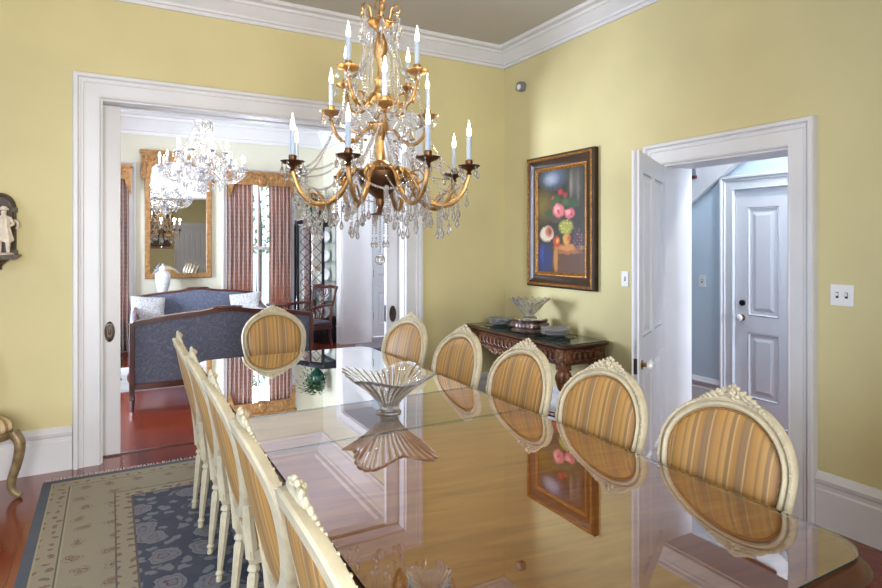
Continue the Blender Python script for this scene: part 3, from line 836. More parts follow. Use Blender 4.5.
def add_pend(parent, p, big=False):
    global npend
    key = 'big' if big else 'small'
    if key not in pend_cache:
        mm = MB(); pendant_mesh(mm, (0,0,0), .062 if big else .042, .0135 if big else .0105)
        o = mm.build('crystal_pendant', M['crystal'], parent, smooth=False); pend_cache[key] = o
    else:
        o = pend_cache[key].copy(); C.objects.link(o); o.parent = parent
    o.location = p; o.rotation_euler = (0, 0, random.random()*pi); npend += 1
pend_cache = {}
for ti, (R, st_, step, cnt, zd, path, hc) in enumerate(tiers):
    for i in range(cnt):
        a = st_ + i*step
        rad = .0075 if ti < 2 else .0098
        arm = MB(); sp = smooth_path([P(r_, a, z) for r_, z in path], 5)
        arm.tube(sp, [rad*(1+.18*(k_ % 2)) for k_ in range(len(sp))], 8)
        if ti == 2:   # inner scroll with leaf
            arm.tube(smooth_path([P(.14,a,1.885),P(.19,a,1.90),P(.22,a,1.865),P(.195,a,1.84),P(.18,a,1.86)],4), .0055, 6)
            arm.tube(smooth_path([P(.27,a,1.735),P(.30,a,1.77),P(.335,a,1.80),P(.36,a,1.785),P(.35,a,1.765)],4), .005, 6)
        else:
            arm.tube(smooth_path([P(.10,a,path[2][1]),P(.12,a,path[2][1]+.04),P(.15,a,path[2][1]+.045),P(.155,a,path[2][1]+.02)],4), .0045, 6)
            for q in range(5): arm.ell(P(.07+.03*q, a+.05*(-1)**q, path[2][1]+.01*(q % 2)), (.009,.009,.007), 6, 4)
        ao = arm.build('arm', M['gold'], ch)
        c = P(R, a, 0); c = (c[0], c[1], 0)
        dm = 'bronze' if ti == 2 else 'gold'
        MB().lathe([(r_, Z(zd+z)) for r_, z in ((.010,-.035),(.014,-.03),(.008,-.022),(.016,-.012),(.040,-.004),(.052,.006),(.053,.009),(.036,.004),(.018,.006),(.015,.012),(.018,.022),(.017,.034),(.013,.036))], 24, c=c, flute=8, fa=.02).build('candle_cup', M[dm], ch)
        cd = MB().lathe([(.0115, Z(zd+.034)), (.0115, Z(zd+.034+hc*.72)), (.008, Z(zd+.037+hc*.72))], 16, c=c).build('candle_sleeve', M['candle_white'], ch)
        MB().lathe([(r_, Z(zd+.034+hc*.72)+z) for r_, z in flame_bulb()], 12, c=c).build('flame_bulb', M['bulb'], cd)
        for q in range(4):
            b = a + pi/4 + q*pi/2
            add_pend(ch, (c[0]+.050*cos(b), c[1]+.050*sin(b), Z(zd+.004)))
        if ti == 2:
            s_ = MB()
            for rr, zz, dn in ((.335, 1.72, .055), (.25, 1.735, .035)):
                for q in range(int(dn/.012)): s_.ell(P(rr, a, zz-.012*q), .0055, 6, 4)
                add_pend(ch, P(rr, a, zz-dn), True)
            s_.build('bead_drop', M['crystal'], ch)
            for rr, aa, zz, dn, L in ((.38,0,1.76,.03,.05), (.42,0,1.80,.02,.05), (.36,pi/8,1.79,.06,.06), (.29,pi/8,1.80,.09,.06), (.22,pi/8,1.80,.07,.05), (.17,0,1.76,.04,.05), (.31,-.09,1.74,.10,.055), (.37,.10,1.77,.08,.055)):
                s_ = MB()
                for q in range(int(dn/.012)+1): s_.ell(P(rr, a+aa, zz-.012*q), .0055, 6, 4)
                pendant_mesh(s_, P(rr, a+aa, zz-dn), L, .0125); s_.build('bead_drop', M['crystal'], ch, smooth=False)
# beaded swags
def swag(a, b, sag, r_=.0058):
    s_ = MB()
    for p in chain_pts(a, b, sag): s_.ell(p, r_, 6, 4)
    s_.build('bead_chain', M['crystal'], ch)
for i in range(4):
    a1 = a0+pi/4+i*pi/2; a2 = a0+i*pi/2
    swag(P(.105,a1,2.635), P(.11,a1,2.25), 0); swag(P(.05,a2,2.60), P(.20,a1,2.30), .06); swag(P(.05,a2,2.60), P(.20,a1-pi/2,2.30), .06)
    swag(P(.11,a1,2.25), P(.21,a2,2.14), .08); swag(P(.11,a1,2.25), P(.21,a2+pi/2,2.14), .08)
    swag(P(.045,a1,2.57), P(.06,a1,2.27), .0); swag(P(.05,a2,2.57), P(.065,a2,2.14), .0); swag(P(.22,a1,2.33), P(.23,a2,2.16), .10); swag(P(.22,a1,2.33), P(.23,a2+pi/2,2.16), .10)
for i in range(8):
    a = a0+pi/8+i*pi/4; b = a0 + i*pi/4
    up = .20 if i % 2 == 0 else .12; zu = 2.14 if i % 2 == 0 else 2.06
    swag(P(up,b,zu), P(.40,a,1.885), .06); swag(P(up,b,zu), P(.40,a-pi/4,1.885), .06)
    swag(P(.42,a,1.87), P(.42,a+pi/4,1.87), .09)
    swag(P(.09,b,1.92), P(.30,a,1.76), .05)
    swag(P(.03,a,2.08), P(.10,a,1.93), .0)
# under the urn
for i in range(4):
    a = a0+.4+i*pi/2; s_ = MB()
    L = .10
    for q in range(int(L/.012)): s_.ell(P(.040, a, 1.685-.012*q), .0052, 6, 4)
    s_.build('bead_drop', M['crystal'], ch); add_pend(ch, P(.040, a, 1.685-L), False)
s_ = MB()
for q in range(15): s_.ell(P(0, 0, 1.68-.012*q), .0055, 6, 4)
s_.build('bead_drop', M['crystal'], ch)
MB().ell(P(0,0,1.475), .026, 10, 7).build('crystal_ball', M['crystal'], ch, smooth=False)
for i in range(6):
    s_ = MB(); pendant_mesh(s_, P(.10, a0+i*pi/3, 2.62), .085, .017); s_.build('crown_drop', M['crystal'], ch, smooth=False)
for i in range(8):
    s_ = MB(); b = a0+i*pi/4
    for q in range(5): s_.ell(P(.15, b, 2.17-.012*q), .0055, 6, 4)
    pendant_mesh(s_, P(.15, b, 2.11), .055, .012); s_.build('bead_drop', M['crystal'], ch, smooth=False)
    s_ = MB()
    for q in range(4): s_.ell(P(.17, b+.2, 2.02-.012*q), .0055, 6, 4)
    pendant_mesh(s_, P(.17, b+.2, 1.97), .055, .012); s_.build('bead_drop', M['crystal'], ch, smooth=False)
# sitting-room chandelier
C2X, C2Y = .90, 7.0
c2 = thing('crystal_chandelier', 'all-crystal chandelier with many candle bulbs hanging in the room with the sofas', 'chandelier', (C2X, C2Y, CEIL))
MB().lathe([(.05,Z(3.41)),(.07,Z(3.45))], 24).build('ceiling_canopy', M['silver'], c2)
MB().tube([(0,0,Z(3.42)),(0,0,Z(2.9))], .006, 8).build('rod', M['silver'], c2)
MB().lathe([(r_, Z(z)) for r_, z in [(.005,2.14),(.03,2.17),(.02,2.2),(.05,2.24),(.10,2.27),(.11,2.3),(.05,2.33),(.03,2.38),(.06,2.42),(.06,2.45),(.03,2.5),(.02,2.6),(.04,2.64),(.02,2.7),(.015,2.8),(.04,2.84),(.09,2.88),(.10,2.9),(.01,2.91)]], 24, flute=12, fa=.04).build('stem', M['crystal'], c2)
pend_cache = {}
for ti, (R, cnt, zd, zlo, off) in enumerate(((.27, 8, 2.56, 2.46, .2), (.44, 12, 2.39, 2.28, 0))):
    for i in range(cnt):
        a = off + 2*pi*i/cnt
        sp = smooth_path([P(.03,a,zd-.06), P(.10,a,zd-.02), P(R*.6,a,zlo-.04), P(R*.9,a,zlo), P(R,a,zd-.02)], 4)
        MB().tube(sp, .009, 7).build('arm', M['crystal'], c2)
        c = P(R, a, 0); c = (c[0], c[1], 0)
        MB().lathe([(.012,Z(zd-.02)),(.05,Z(zd)),(.052,Z(zd+.006)),(.014,Z(zd+.004)),(.014,Z(zd+.02))], 14, c=c).build('candle_cup', M['crystal'], c2)
        cd = MB().lathe([(.011,Z(zd+.02)),(.011,Z(zd+.09))], 10, c=c).build('candle_sleeve', M['candle_white'], c2)
        MB().lathe([(r_, Z(zd+.09)+z) for r_, z in flame_bulb(.065,.013)], 8, c=c).build('flame_bulb', M['bulb'], cd)
        for q in range(2 if ti else 3):
            b = a + pi/2 + q*pi if ti else a + q*2*pi/3
            add_pend(c2, (c[0]+.048*cos(b), c[1]+.048*sin(b), Z(zd-.005)), True)
    for i in range(cnt):
        a = off + 2*pi*i/cnt; b = off + 2*pi*(i+1)/cnt; s_ = MB()
        for p in chain_pts(P(R,a,zd-.01), P(R,b,zd-.01), .07, .022): s_.ell(p, .008, 6, 4)
        for p in chain_pts(P(.09,a,2.87) if ti == 0 else P(.26,a,2.5), P(R,a,zd), .04, .024): s_.ell(p, .008, 6, 4)
        s_.build('bead_chain', M['crystal'], c2)
for i in range(20):
    a = 2*pi*i/20; add_pend(c2, P(.095,a,2.885), True)
for i in range(16):
    a = 2*pi*i/16; add_pend(c2, P(.20,a,2.24-.02*(i % 2)), True)
for i in range(10):
    a = 2*pi*i/10; add_pend(c2, P(.06,a,2.20), True)
MB().ell(P(0,0,2.12), .025, 8, 6).build('crystal_ball', M['crystal'], c2, smooth=False)

# ------------------------------------------------------------------ painting
PY, PZ, PW, PH = 3.945, 1.75, .875, 1.165
pt_ = thing('framed_painting', 'dark framed still life of pink roses and apples on the yellow wall above the console', 'painting', (XR, PY, PZ))
def mitred(m, w, h, prof):     # frame in the YZ plane, facing -X; prof (inset, out)
    vs = []; n = len(prof)
    for sy, sz in ((-1,-1),(1,-1),(1,1),(-1,1)):
        for d, o_ in prof: vs.append((-o_, sy*(w/2-d), sz*(h/2-d)))
    m.add(vs, [(k_*n+i, ((k_+1) % 4)*n+i, ((k_+1) % 4)*n+(i+1) % n, k_*n+(i+1) % n) for k_ in range(4) for i in range(n)])
m = MB(); mitred(m, PW, PH, [(0,0),(0,.045),(.012,.055),(.018,.055),(.018,0)]); mitred(m, PW, PH, [(.036,0),(.036,.05),(.05,.045),(.085,.03),(.105,.03),(.105,0)])
m.build('frame', M['frame_dark'], pt_, ang=25)
m = MB(); mitred(m, PW, PH, [(.017,0),(.017,.058),(.027,.063),(.037,.056),(.037,0)]); mitred(m, PW, PH, [(.104,0),(.104,.034),(.115,.036),(.135,.022),(.135,0)])
for s_ in (-1, 1):
    for i in range(56):
        z = -PH/2+.03 + i*(PH-.06)/55; m.ell((-.060, s_*(PW/2-.027), z), (.006,.006,.008), 5, 4)
    for i in range(44):
        y = -PW/2+.03 + i*(PW-.06)/43; m.ell((-.060, y, s_*(PH/2-.027)), (.006,.008,.006), 5, 4)
m.build('gilt_moulding', M['frame_gold'], pt_, ang=35)
cw, chh = PW-.26, PH-.26
t = NT('still_life'); co = t.coord(); s = t.sep(co)
u = t.math('SUBTRACT', .5, t.math('DIVIDE', s[1], cw)); v = t.math('ADD', .5, t.math('DIVIDE', s[2], chh))
nz = t.noise(co, 22, 4); nzl = t.noise(co, 5, 4)
un = t.math('ADD', u, t.math('MULTIPLY', t.math('SUBTRACT', nz, .5), .06)); vn = t.math('ADD', v, t.math('MULTIPLY', t.math('SUBTRACT', nz, .5), -.05))
col = t.mix(nzl, rgb(22,22,14), rgb(48,42,24))
def blob(col, cu, cv, ru, rv, c, soft=.25, amp=1.0, plain=False):
    a = t.math('DIVIDE', t.math('SUBTRACT', u if plain else un, cu), ru); b = t.math('DIVIDE', t.math('SUBTRACT', v if plain else vn, cv), rv)
    d_ = t.math('SQRT', t.math('ADD', t.math('MULTIPLY', a, a), t.math('MULTIPLY', b, b)))
    mr = t.n('ShaderNodeMapRange', {'Value': d_, 'From Min': 1.0, 'From Max': 1.0-soft, 'To Min': 0.0, 'To Max': amp})
    return t.mix(mr.outputs[0], col, c)
for bl in [(.34,.93,.36,.15,rgb(92,106,132),.9), (.30,.91,.2,.08,rgb(146,154,170),.8), (.12,.66,.34,.20,rgb(108,92,36),.9), (.28,.62,.2,.12,rgb(96,70,30),.9),
           (.80,.86,.18,.20,rgb(84,78,72),.8), (.72,.84,.05,.18,rgb(128,120,112),.9), (.86,.8,.04,.2,rgb(104,98,90),.9),
           (.70,.10,.42,.17,rgb(82,46,22),.15), (.68,.245,.36,.045,rgb(186,118,58),.5), (.66,.20,.33,.02,rgb(146,88,40),.5),
           (.14,.14,.24,.18,rgb(24,34,84),.4), (.10,.18,.06,.12,rgb(46,62,130),.8), (.40,.14,.06,.17,rgb(168,112,44),.5),
           (.40,.52,.13,.04,rgb(70,58,50),.3), (.62,.44,.17,.085,rgb(150,146,60),.4), (.85,.32,.11,.12,rgb(66,36,46),.4),
           (.20,.38,.17,.085,rgb(196,180,160),.25), (.25,.40,.10,.065,rgb(178,104,76),.4), (.27,.40,.05,.04,rgb(120,60,46),.6),
           (.42,.305,.085,.058,rgb(176,46,32),.25), (.44,.31,.045,.04,rgb(206,160,60),.8), (.63,.325,.09,.06,rgb(190,140,50),.25), (.68,.33,.05,.05,rgb(180,60,36),.8),
           (.28,.58,.16,.05,rgb(46,72,40),.5), (.74,.66,.18,.06,rgb(42,66,36),.5), (.40,.70,.15,.07,rgb(52,78,42),.6), (.60,.68,.1,.05,rgb(60,86,46),.6),
           (.46,.60,.14,.075,rgb(204,108,112),.3), (.43,.61,.08,.05,rgb(232,160,156),.6), (.46,.59,.04,.03,rgb(170,60,74),.7),
           (.69,.57,.12,.06,rgb(196,92,104),.3), (.66,.58,.07,.035,rgb(228,150,150),.6), (.72,.56,.035,.02,rgb(150,50,66),.7),
           (.50,.775,.065,.035,rgb(170,34,48),.4), (.60,.745,.06,.03,rgb(150,28,42),.4), (.33,.73,.04,.02,rgb(180,60,60),.5)]:
    col = blob(col, *bl)
gv = t.vor(t.comb(t.math('MULTIPLY', u, .7), v), 36, .5)
gmask = t.ramp(gv, [(.15, (1,1,1,1)), (.35, (0,0,0,1))])
def grapes(col, cu, cv, ru, rv, c):
    a = t.math('DIVIDE', t.math('SUBTRACT', u, cu), ru); b = t.math('DIVIDE', t.math('SUBTRACT', v, cv), rv)
    d_ = t.math('ADD', t.math('MULTIPLY', a, a), t.math('MULTIPLY', b, b))
    return t.mix(t.math('MULTIPLY', t.math('LESS_THAN', d_, 1.0), gmask), col, c)
col = grapes(col, .62, .44, .15, .07, rgb(206,200,110)); col = grapes(col, .86, .33, .1, .11, rgb(150,112,126))
t.bsdf(col, .35, 0, t.bump(nz, .15, .002)); M['still_life'] = t.m
MB().box(-.02, -.002, -cw/2-.004, cw/2+.004, -chh/2-.004, chh/2+.004).build('canvas', M['still_life'], pt_, smooth=False)
# picture behind the camera (seen in the far mirror)
p2 = thing('wall_picture', 'large dark picture reflected in the gilt mirror', 'picture', (1.35, YF, 2.05), pi/2)
m = MB(); mitred(m, .85, 1.3, [(0,0),(0,.04),(.06,.03),(.07,0)]); m.build('frame', M['gilt_wood'], p2, ang=25)
MB().box(-.018, -.002, -.36, .36, -.585, .585).build('canvas', M['frame_dark'], p2, smooth=False)
p2.rotation_euler = (0, 0, -pi/2)

# ------------------------------------------------------------------ console table and what stands on it
KX0, KX1, KY0, KY1, KZ = 2.90, 3.375, 3.33, 4.74, .80
kt = thing('console_table', 'carved dark wood console table against the yellow wall under the painting', 'console table', ((KX0+KX1)/2, (KY0+KY1)/2, 0))
kw, kl = (KX1-KX0)/2, (KY1-KY0)/2
def kring(ins, z, r=.03):
    return [(x, y, z) for x, y in rrect(-kw+ins, kw-min(ins,.02), -kl+ins, kl-ins, r, 4)]
m = MB(); loft(m, [kring(.04,KZ-.045), kring(.03,KZ-.04), kring(.012,KZ-.03), kring(.0,KZ-.022), kring(.0,KZ-.010), kring(.008,KZ-.006), kring(.012,KZ-.004)])
m.build('top', M['dark_wood'], kt, ang=40)
MB().box(-kw+.02, kw-.02, -kl+.02, kl-.02, KZ-.0035, KZ+.0015).build('glass_top', M['tray_glass'], kt, smooth=False)
m = MB()
m.box(-kw+.04, -kw+.065, -kl+.06, kl-.06, KZ-.155, KZ-.045); m.box(-kw+.06, kw-.02, -kl+.045, -kl+.07, KZ-.155, KZ-.045); m.box(-kw+.06, kw-.02, kl-.07, kl-.045, KZ-.155, KZ-.045); m.box(kw-.05, kw-.02, -kl+.06, kl-.06, KZ-.155, KZ-.045)
m.tube([(-kw+.038, -kl+.06, KZ-.152), (-kw+.038, kl-.06, KZ-.152)], .010, 8); m.tube([(-kw+.06, -kl+.043, KZ-.152), (kw-.02, -kl+.043, KZ-.152)], .010, 8)
m.build('apron', M['dark_wood'], kt)
m = MB()          # carved fretwork of interlaced loops
def loop(cx, cy, ax_, w, h, z):
    pts = []
    for k_ in range(14):
        q = 2*pi*k_/14
        pts.append((cx, cy+w*cos(q), z+h*sin(q)) if ax_ == 'Y' else (cx+w*cos(q), cy, z+h*sin(q)))
    m.tube(pts, .0065, 5, closed=True)
for i in range(22):
    y = -kl+.10 + i*(2*kl-.2)/21
    loop(-kw+.034, y, 'Y', .033, .036, KZ-.10); m.ell((-kw+.034, y+.03, KZ-.10), (.008,.010,.014), 6, 4)
for i in range(6):
    x = -kw+.11 + i*(2*kw-.2)/5
    loop(x, -kl+.040, 'X', .036, .036, KZ-.10); m.ell((x+.03, -kl+.04, KZ-.10), (.010,.008,.014), 6, 4)
m.build('carved_band', M['carved_wood'], kt)
m = MB()          # pierced swag under the front apron
for i in range(60):
    q = i/59; y = -.42+.84*q; dz = .10*sin(pi*q)**1.5+.01
    for j in range(3):
        m.ell((-kw+.045+random.uniform(-.008,.008), y+random.uniform(-.012,.012), KZ-.155-dz*random.random()), (.014, .018, .016), 6, 4)
m.build('carved_swag', M['carved_wood'], kt)
legp = [(.028,0),(.036,.02),(.036,.04),(.02,.06),(.026,.08),(.034,.10),(.034,.17),(.024,.19),(.018,.22),(.026,.30),(.034,.40),(.022,.43),(.038,.45),(.052,.50),(.056,.545),(.048,.585),(.03,.60),(.036,.615)]
for lx in (-kw+.075, kw-.07):
    for ly in (-kl+.085, kl-.085):
        m = MB(); m.lathe(legp, 24, c=(lx, ly, 0), flute=8, fa=.10); m.box(lx-.042, lx+.042, ly-.042, ly+.042, .60, KZ-.044)
        for q in range(8):
            a = q*pi/4; m.ell((lx+.054*cos(a), ly+.054*sin(a), .54), (.012,.012,.034), 6, 5)
        m.ell((lx-.042, ly, .68), (.008,.026,.03), 8, 5); m.ell((lx, ly-.042, .68), (.026,.008,.03), 8, 5)
        m.build('leg', M['carved_wood'], kt)
m = MB(); m.tube([(-kw+.075,-kl+.085,.135),(0,0,.135),(kw-.07,kl-.085,.135)], .022, 8); m.tube([(kw-.07,-kl+.085,.135),(0,0,.136),(-kw+.075,kl-.085,.135)], .022, 8); m.ell((0,0,.15),(.06,.06,.05)); m.build('stretcher', M['carved_wood'], kt)
KT = KZ+.002
tray = MB().lathe([(.155,0),(.158,.002),(.155,.005),(0.001,.005)], 36, c=(0,0,0))
for i, (x, y, lb) in enumerate(((3.14, 3.70, 'dark round glass tray near the right end of the console, under scalloped plates'), (3.14, 4.46, 'dark round glass tray near the left end of the console, under scalloped plates'))):
    if i == 0: tr0 = tag(tray.build('glass_tray', M['tray_glass'], loc=(x, y, KT)), lb, 'tray', 'glass trays on the console')
    else:
        c_ = tr0.copy(); C.objects.link(c_); c_.location = (x, y, KT); c_['label'] = lb
def scallop(R, h):
    m = MB(); n = 72; vs = []; N_ = 9
    def p(s_, q, off): 
        r_ = R*(.35+.65*s_)*(1+.05*s_*cos(12*q)); return ((r_-off*.3)*cos(q), (r_-off*.3)*sin(q), h*s_**1.6*(1+.10*cos(12*q)) + off)
    for j in range(N_):
        for i in range(n): vs.append(p(j/(N_-1), 2*pi*i/n, 0))
    for j in range(N_-1, -1, -1):
        for i in range(n): vs.append(p(j/(N_-1), 2*pi*i/n, .004))
    L = 2*N_; fs = [(j*n+i, j*n+(i+1) % n, (j+1)*n+(i+1) % n, (j+1)*n+i) for j in range(L-1) for i in range(n)]
    fs.append(tuple(range(n-1,-1,-1))); fs.append(tuple((L-1)*n+i for i in range(n)))
    m.add(vs, fs); return m
sc = scallop(.115, .024); first = None
levels = ['lowest', 'second from bottom', 'third from bottom', 'topmost']
for x, y, side in ((3.14, 3.70, 'right'), (3.14, 4.46, 'left')):
    for q in range(4):
        lb = 'scalloped glass plate, %s in the %s stack on the console' % (levels[q], side)
        if first is None: first = o = tag(sc.build('glass_plate', M['pressed_glass'], ang=60), lb, 'plate', 'scalloped glass plates on the console')
        else:
            o = first.copy(); C.objects.link(o); o['label'] = lb
        o.location = (x, y, KT+.0055+q*.0125); o.rotation_euler = (0,0,q*.13)
so = thing('plateau_stand', 'round embossed pewter stand in the middle of the console, holding the crystal bowl', 'stand', (3.15, 4.05, KT)); so.scale = (1.06, 1.06, 1.4)
MB().lathe([(.15,0),(.155,.006),(.14,.014),(.136,.02),(.148,.034),(.145,.052),(.136,.06),(.146,.068),(.148,.074),(.13,.076)], 48, flute=24, fa=.008).build('drum', M['pewter'], so)
MB().lathe([(.001,.0765),(.128,.0765),(.128,.079),(.001,.079)], 40).build('mirror_top', M['mirror'], so)
m = MB()
for q in range(28):
    a = 2*pi*q/28; m.ell((.146*cos(a), .146*sin(a), .042), (.010,.010,.012), 6, 4)
m.build('embossing', M['pewter'], so)
cb = thing('crystal_bowl', 'flared cut crystal bowl standing on the round pewter stand', 'bowl', (3.15, 4.05, KT+.0795*1.4))
m = MB(); n = 96; vs = []; rows = [(.06,0),(.062,.006),(.035,.018),(.032,.03),(.05,.042),(.085,.08),(.12,.12),(.15,.148),(.172,.162)]
inn = [(.160,.163),(.14,.146),(.11,.12),(.075,.082),(.04,.052),(.012,.046)]
for j, (r_, z) in enumerate(rows+inn):
    for i in range(n):
        q = 2*pi*i/n; fz = max(0, (z-.04)/.12)
        rr = r_*(1+.035*fz*cos(16*q)) + (.003*cos(24*q+ (j % 2)*pi) if j < len(rows) and z > .035 else 0)
        vs.append((rr*cos(q), rr*sin(q), z+.008*fz*cos(16*q)))
L = len(rows+inn); fs = [(j*n+i, j*n+(i+1) % n, (j+1)*n+(i+1) % n, (j+1)*n+i) for j in range(L-1) for i in range(n)]
fs.append(tuple(range(n-1,-1,-1))); fs.append(tuple((L-1)*n+i for i in range(n)))
m.add(vs, fs); m.build('cut_body', M['crystal'], cb, smooth=False)

# ------------------------------------------------------------------ wall plates
def plate(name, label, x, y, z, nsw, cat='light switch'):
    t_ = thing(name, label, cat, (x, y, z)); w = .035+.023*(nsw-1)
    MB().box(-.006, 0, -w, w, -.057, .057).build('cover_plate', M['plastic'], t_, bevel=.002)
    for i in range(nsw):
        yy = (i-(nsw-1)/2)*.046
        MB().box(-.014, -.005, yy-.005, yy+.005, -.004, .012).build('toggle', M['plastic'], t_, bevel=.001)
        MB().box(-.0068, -.0055, yy-.007, yy+.007, -.016, .016).build('slot', M['aged_brass'], t_)
plate('light_switch', 'single white light switch between the painting and the open door leaf', XR, 3.225, 1.285, 1)
plate('light_switch', 'double white light switch on the yellow wall right of the doorway', XR, 1.70, 1.275, 2)
plate('light_switch', 'white light switch on the blue hallway wall', HX1, 3.64, 1.20, 1)
sn = thing('motion_sensor', 'small grey wall sensor high on the yellow wall near the corner', 'sensor', (XR, 4.50, 3.04))
m = MB(); m.prism([(-.05,-.03),(0,-.045),(.05,-.03),(.045,.035),(0,.05),(-.045,.035)], 'YZ', -.05, 0, M=Matrix.Rotation(.3, 4, 'X')); m.build('housing', M['pewter_grey'], sn, bevel=.005)
MB().ell((-.052, 0, -.005), (.012,.03,.028), 12, 8).build('lens', M['plastic'], sn)
mr_ = thing('round_mirror', 'round wood-framed mirror edge on the blue hallway wall behind the doorway', 'mirror', (HX1, 3.97, 1.43))
MB().tube([(-.02, .185*cos(2*pi*i/40), .185*sin(2*pi*i/40)) for i in range(40)], .018, 8, closed=True).build('frame', M['mahogany'], mr_)
MB().lathe([(.18,.0),(.18,.012)], 36, M=Matrix.Rotation(-pi/2, 4, 'Y')).build('mirror_glass', M['mirror'], mr_)

# ------------------------------------------------------------------ statuette in a wall niche
ns = thing('niche_bracket', 'dark carved arched wall bracket on the left of the back wall', 'bracket', (-.635, YB, 1.48))
arch = [(-.085,0),(.085,0)] + [(.085*cos(q*pi/14), .31+.09*sin(q*pi/14)) for q in range(15)]
MB().prism(arch, 'XZ', -.012, -.001).build('back_board', M['niche_wood'], ns)
m = MB()
m.tube([(.080,-.02,.0),(.080,-.02,.31)]+[(.080*cos(q*pi/14), -.02, .31+.085*sin(q*pi/14)) for q in range(1,14)]+[(-.080,-.02,.31),(-.080,-.02,0)], .012, 8)
for sg in (-1,1): m.box(sg*.083-.016, sg*.083+.016, -.036, -.004, 0, .03); m.box(sg*.083-.015, sg*.083+.015, -.034, -.004, .28, .31)
m.build('arch_moulding', M['niche_wood'], ns)
MB().prism([(-.12,0),(-.115,-.012),(-.09,-.03),(.09,-.03),(.115,-.012),(.12,0)], 'XZ', -.13, -.001).build('shelf', M['niche_wood'], ns)
MB().lathe([(.005,-.10),(.02,-.095),(.016,-.08),(.03,-.06),(.045,-.045),(.06,-.03)], 16, c=(0,-.05,0)).build('corbel', M['niche_wood'], ns)
sf = thing('statuette', 'white statuette of a robed standing figure on the arched bracket', 'statuette', (-.605, YB-.07, 1.4805)); sf.scale = (1.13,1.13,1.13)
me = bpy.data.meshes.new('figure')
V = [(0,0,.13),(0,0,.165),(0,-.004,.20),(0,0,.225),(0,-.002,.255),  # pelvis..head
     (.018,0,.12),(.02,-.008,.065),(.02,0,.012),(.024,-.02,.006), (-.018,0,.12),(-.022,.004,.065),(-.02,.005,.012),(-.024,-.014,.006),
     (.032,0,.208),(.048,-.008,.175),(.034,-.03,.165),(-.032,0,.208),(-.05,-.01,.18),(-.04,-.03,.21)]
E = [(0,1),(1,2),(2,3),(3,4),(0,5),(5,6),(6,7),(7,8),(0,9),(9,10),(10,11),(11,12),(2,13),(13,14),(14,15),(2,16),(16,17),(17,18)]
me.from_pydata(V, E, []); fo = bpy.data.objects.new('figure', me); C.objects.link(fo); fo.parent = sf; me.materials.append(M['marble_white'])
sk = fo.modifiers.new('Skin', 'SKIN'); me.skin_vertices or None
Rr = [.026,.022,.026,.011,.019,.018,.014,.009,.008,.018,.014,.009,.008,.012,.009,.007,.012,.009,.007]
for i, r_ in enumerate(Rr): me.skin_vertices[0].data[i].radius = (r_, r_)
me.skin_vertices[0].data[0].use_root = True
ss = fo.modifiers.new('Sub', 'SUBSURF'); ss.levels = 2; ss.render_levels = 2
m = MB(); n = 40; vs = []
for j, (r_, z) in enumerate([(.046,.075),(.044,.10),(.036,.13),(.028,.155),(.031,.18),(.034,.205),(.018,.222)]):
    for i in range(n):
        q = 2*pi*i/n; vs.append(((r_+.004*cos(9*q+z*20))*cos(q), (r_*.75+.003*cos(7*q))*sin(q), z+ (.008*cos(3*q) if j == 0 else 0)))
m.add(vs, [(j*n+i, j*n+(i+1) % n, (j+1)*n+(i+1) % n, (j+1)*n+i) for j in range(6) for i in range(n)]); m.build('robe', M['marble_white'], sf)
m = MB(); m.ell((0,.002,.266), (.019,.02,.016), 10, 7)
for q in range(9): m.ell((.018*cos(q*.7), .004+.016*sin(q*.7), .262+.004*(q % 2)), .007, 6, 4)
m.build('curled_hair', M['marble_white'], sf)
MB().lathe([(.05,0),(.052,.006),(.04,.012)], 20).build('plinth', M['marble_white'], sf)
m = MB(); m.tube([(.05,-.0,.20),(.062,.006,.19),(.066,.01,.165),(.056,.012,.15)], [.012,.016,.012,.006], 8, flat=.5); m.build('wing', M['marble_white'], sf)

# ------------------------------------------------------------------ gilt side chair at the far left
sc_ = thing('gilt_side_chair', 'gilt side chair with a brown striped seat against the wall at the far left', 'chair', (-.765, 4.48, 0), radians(22))
n = 40
def so_(ins, z):
    out = []
    for i in range(n):
        q = 2*pi*i/n; cx, sy = cos(q), sin(q)
        y = (.215-ins)*math.copysign(abs(sy)**.7, sy); x = ((.245 - .10*(y+.215))-ins)*math.copysign(abs(cx)**.7, cx)
        out.append((x, y, z))
    return out
simple('aged_gilt', rgb(140,118,82), .4, .2, nscale=20, namp=.25, bump=.3, bscale=90)
m = MB(); loft(m, [so_(.02,.36), so_(.006,.365), so_(.0,.39), so_(.006,.41), so_(.02,.415)]); m.build('seat_frame', M['aged_gilt'], sc_)
m = MB(); loft(m, [so_(.008,.413), so_(.002,.435), so_(.01,.458), so_(.04,.475), so_(.10,.484), so_(.17,.486)]); m.build('seat_cushion', M['stripe_red'], sc_, ang=80)
for sg in (-1, 1):
    pts = smooth_path([(sg*.205,-.150,.40),(sg*.232,-.178,.33),(sg*.222,-.17,.22),(sg*.195,-.15,.10),(sg*.205,-.16,.04),(sg*.235,-.185,.012)], 4)
    MB().tube(pts, [.030*(1-i/len(pts)*.55)+.004 for i in range(len(pts))], 10).build('leg', M['aged_gilt'], sc_)
    pts = smooth_path([(sg*.12,.17,.38),(sg*.125,.18,.25),(sg*.12,.20,.12),(sg*.125,.235,.012)], 4)
    MB().tube(pts, .02, 8).build('leg', M['aged_gilt'], sc_)
    MB().tube(smooth_path([(sg*.20,.17,.37),(sg*.185,.20,.46),(sg*.165,.215,.52),(sg*.15,.22,.58)],4), .018, 8).build('back_post', M['aged_gilt'], sc_)
m = MB(); m.tube([(.20*cos(2*pi*i/36), .235+.03*sin(2*pi*i/36)-.005, .74+.20*sin(2*pi*i/36)) for i in range(36)], .02, 8, closed=True); m.build('back_frame', M['aged_gilt'], sc_)
m = MB(); m.ell((0,.235,.74), (.185,.02,.185), 24, 12); m.build('back_cushion', M['stripe_red'], sc_)

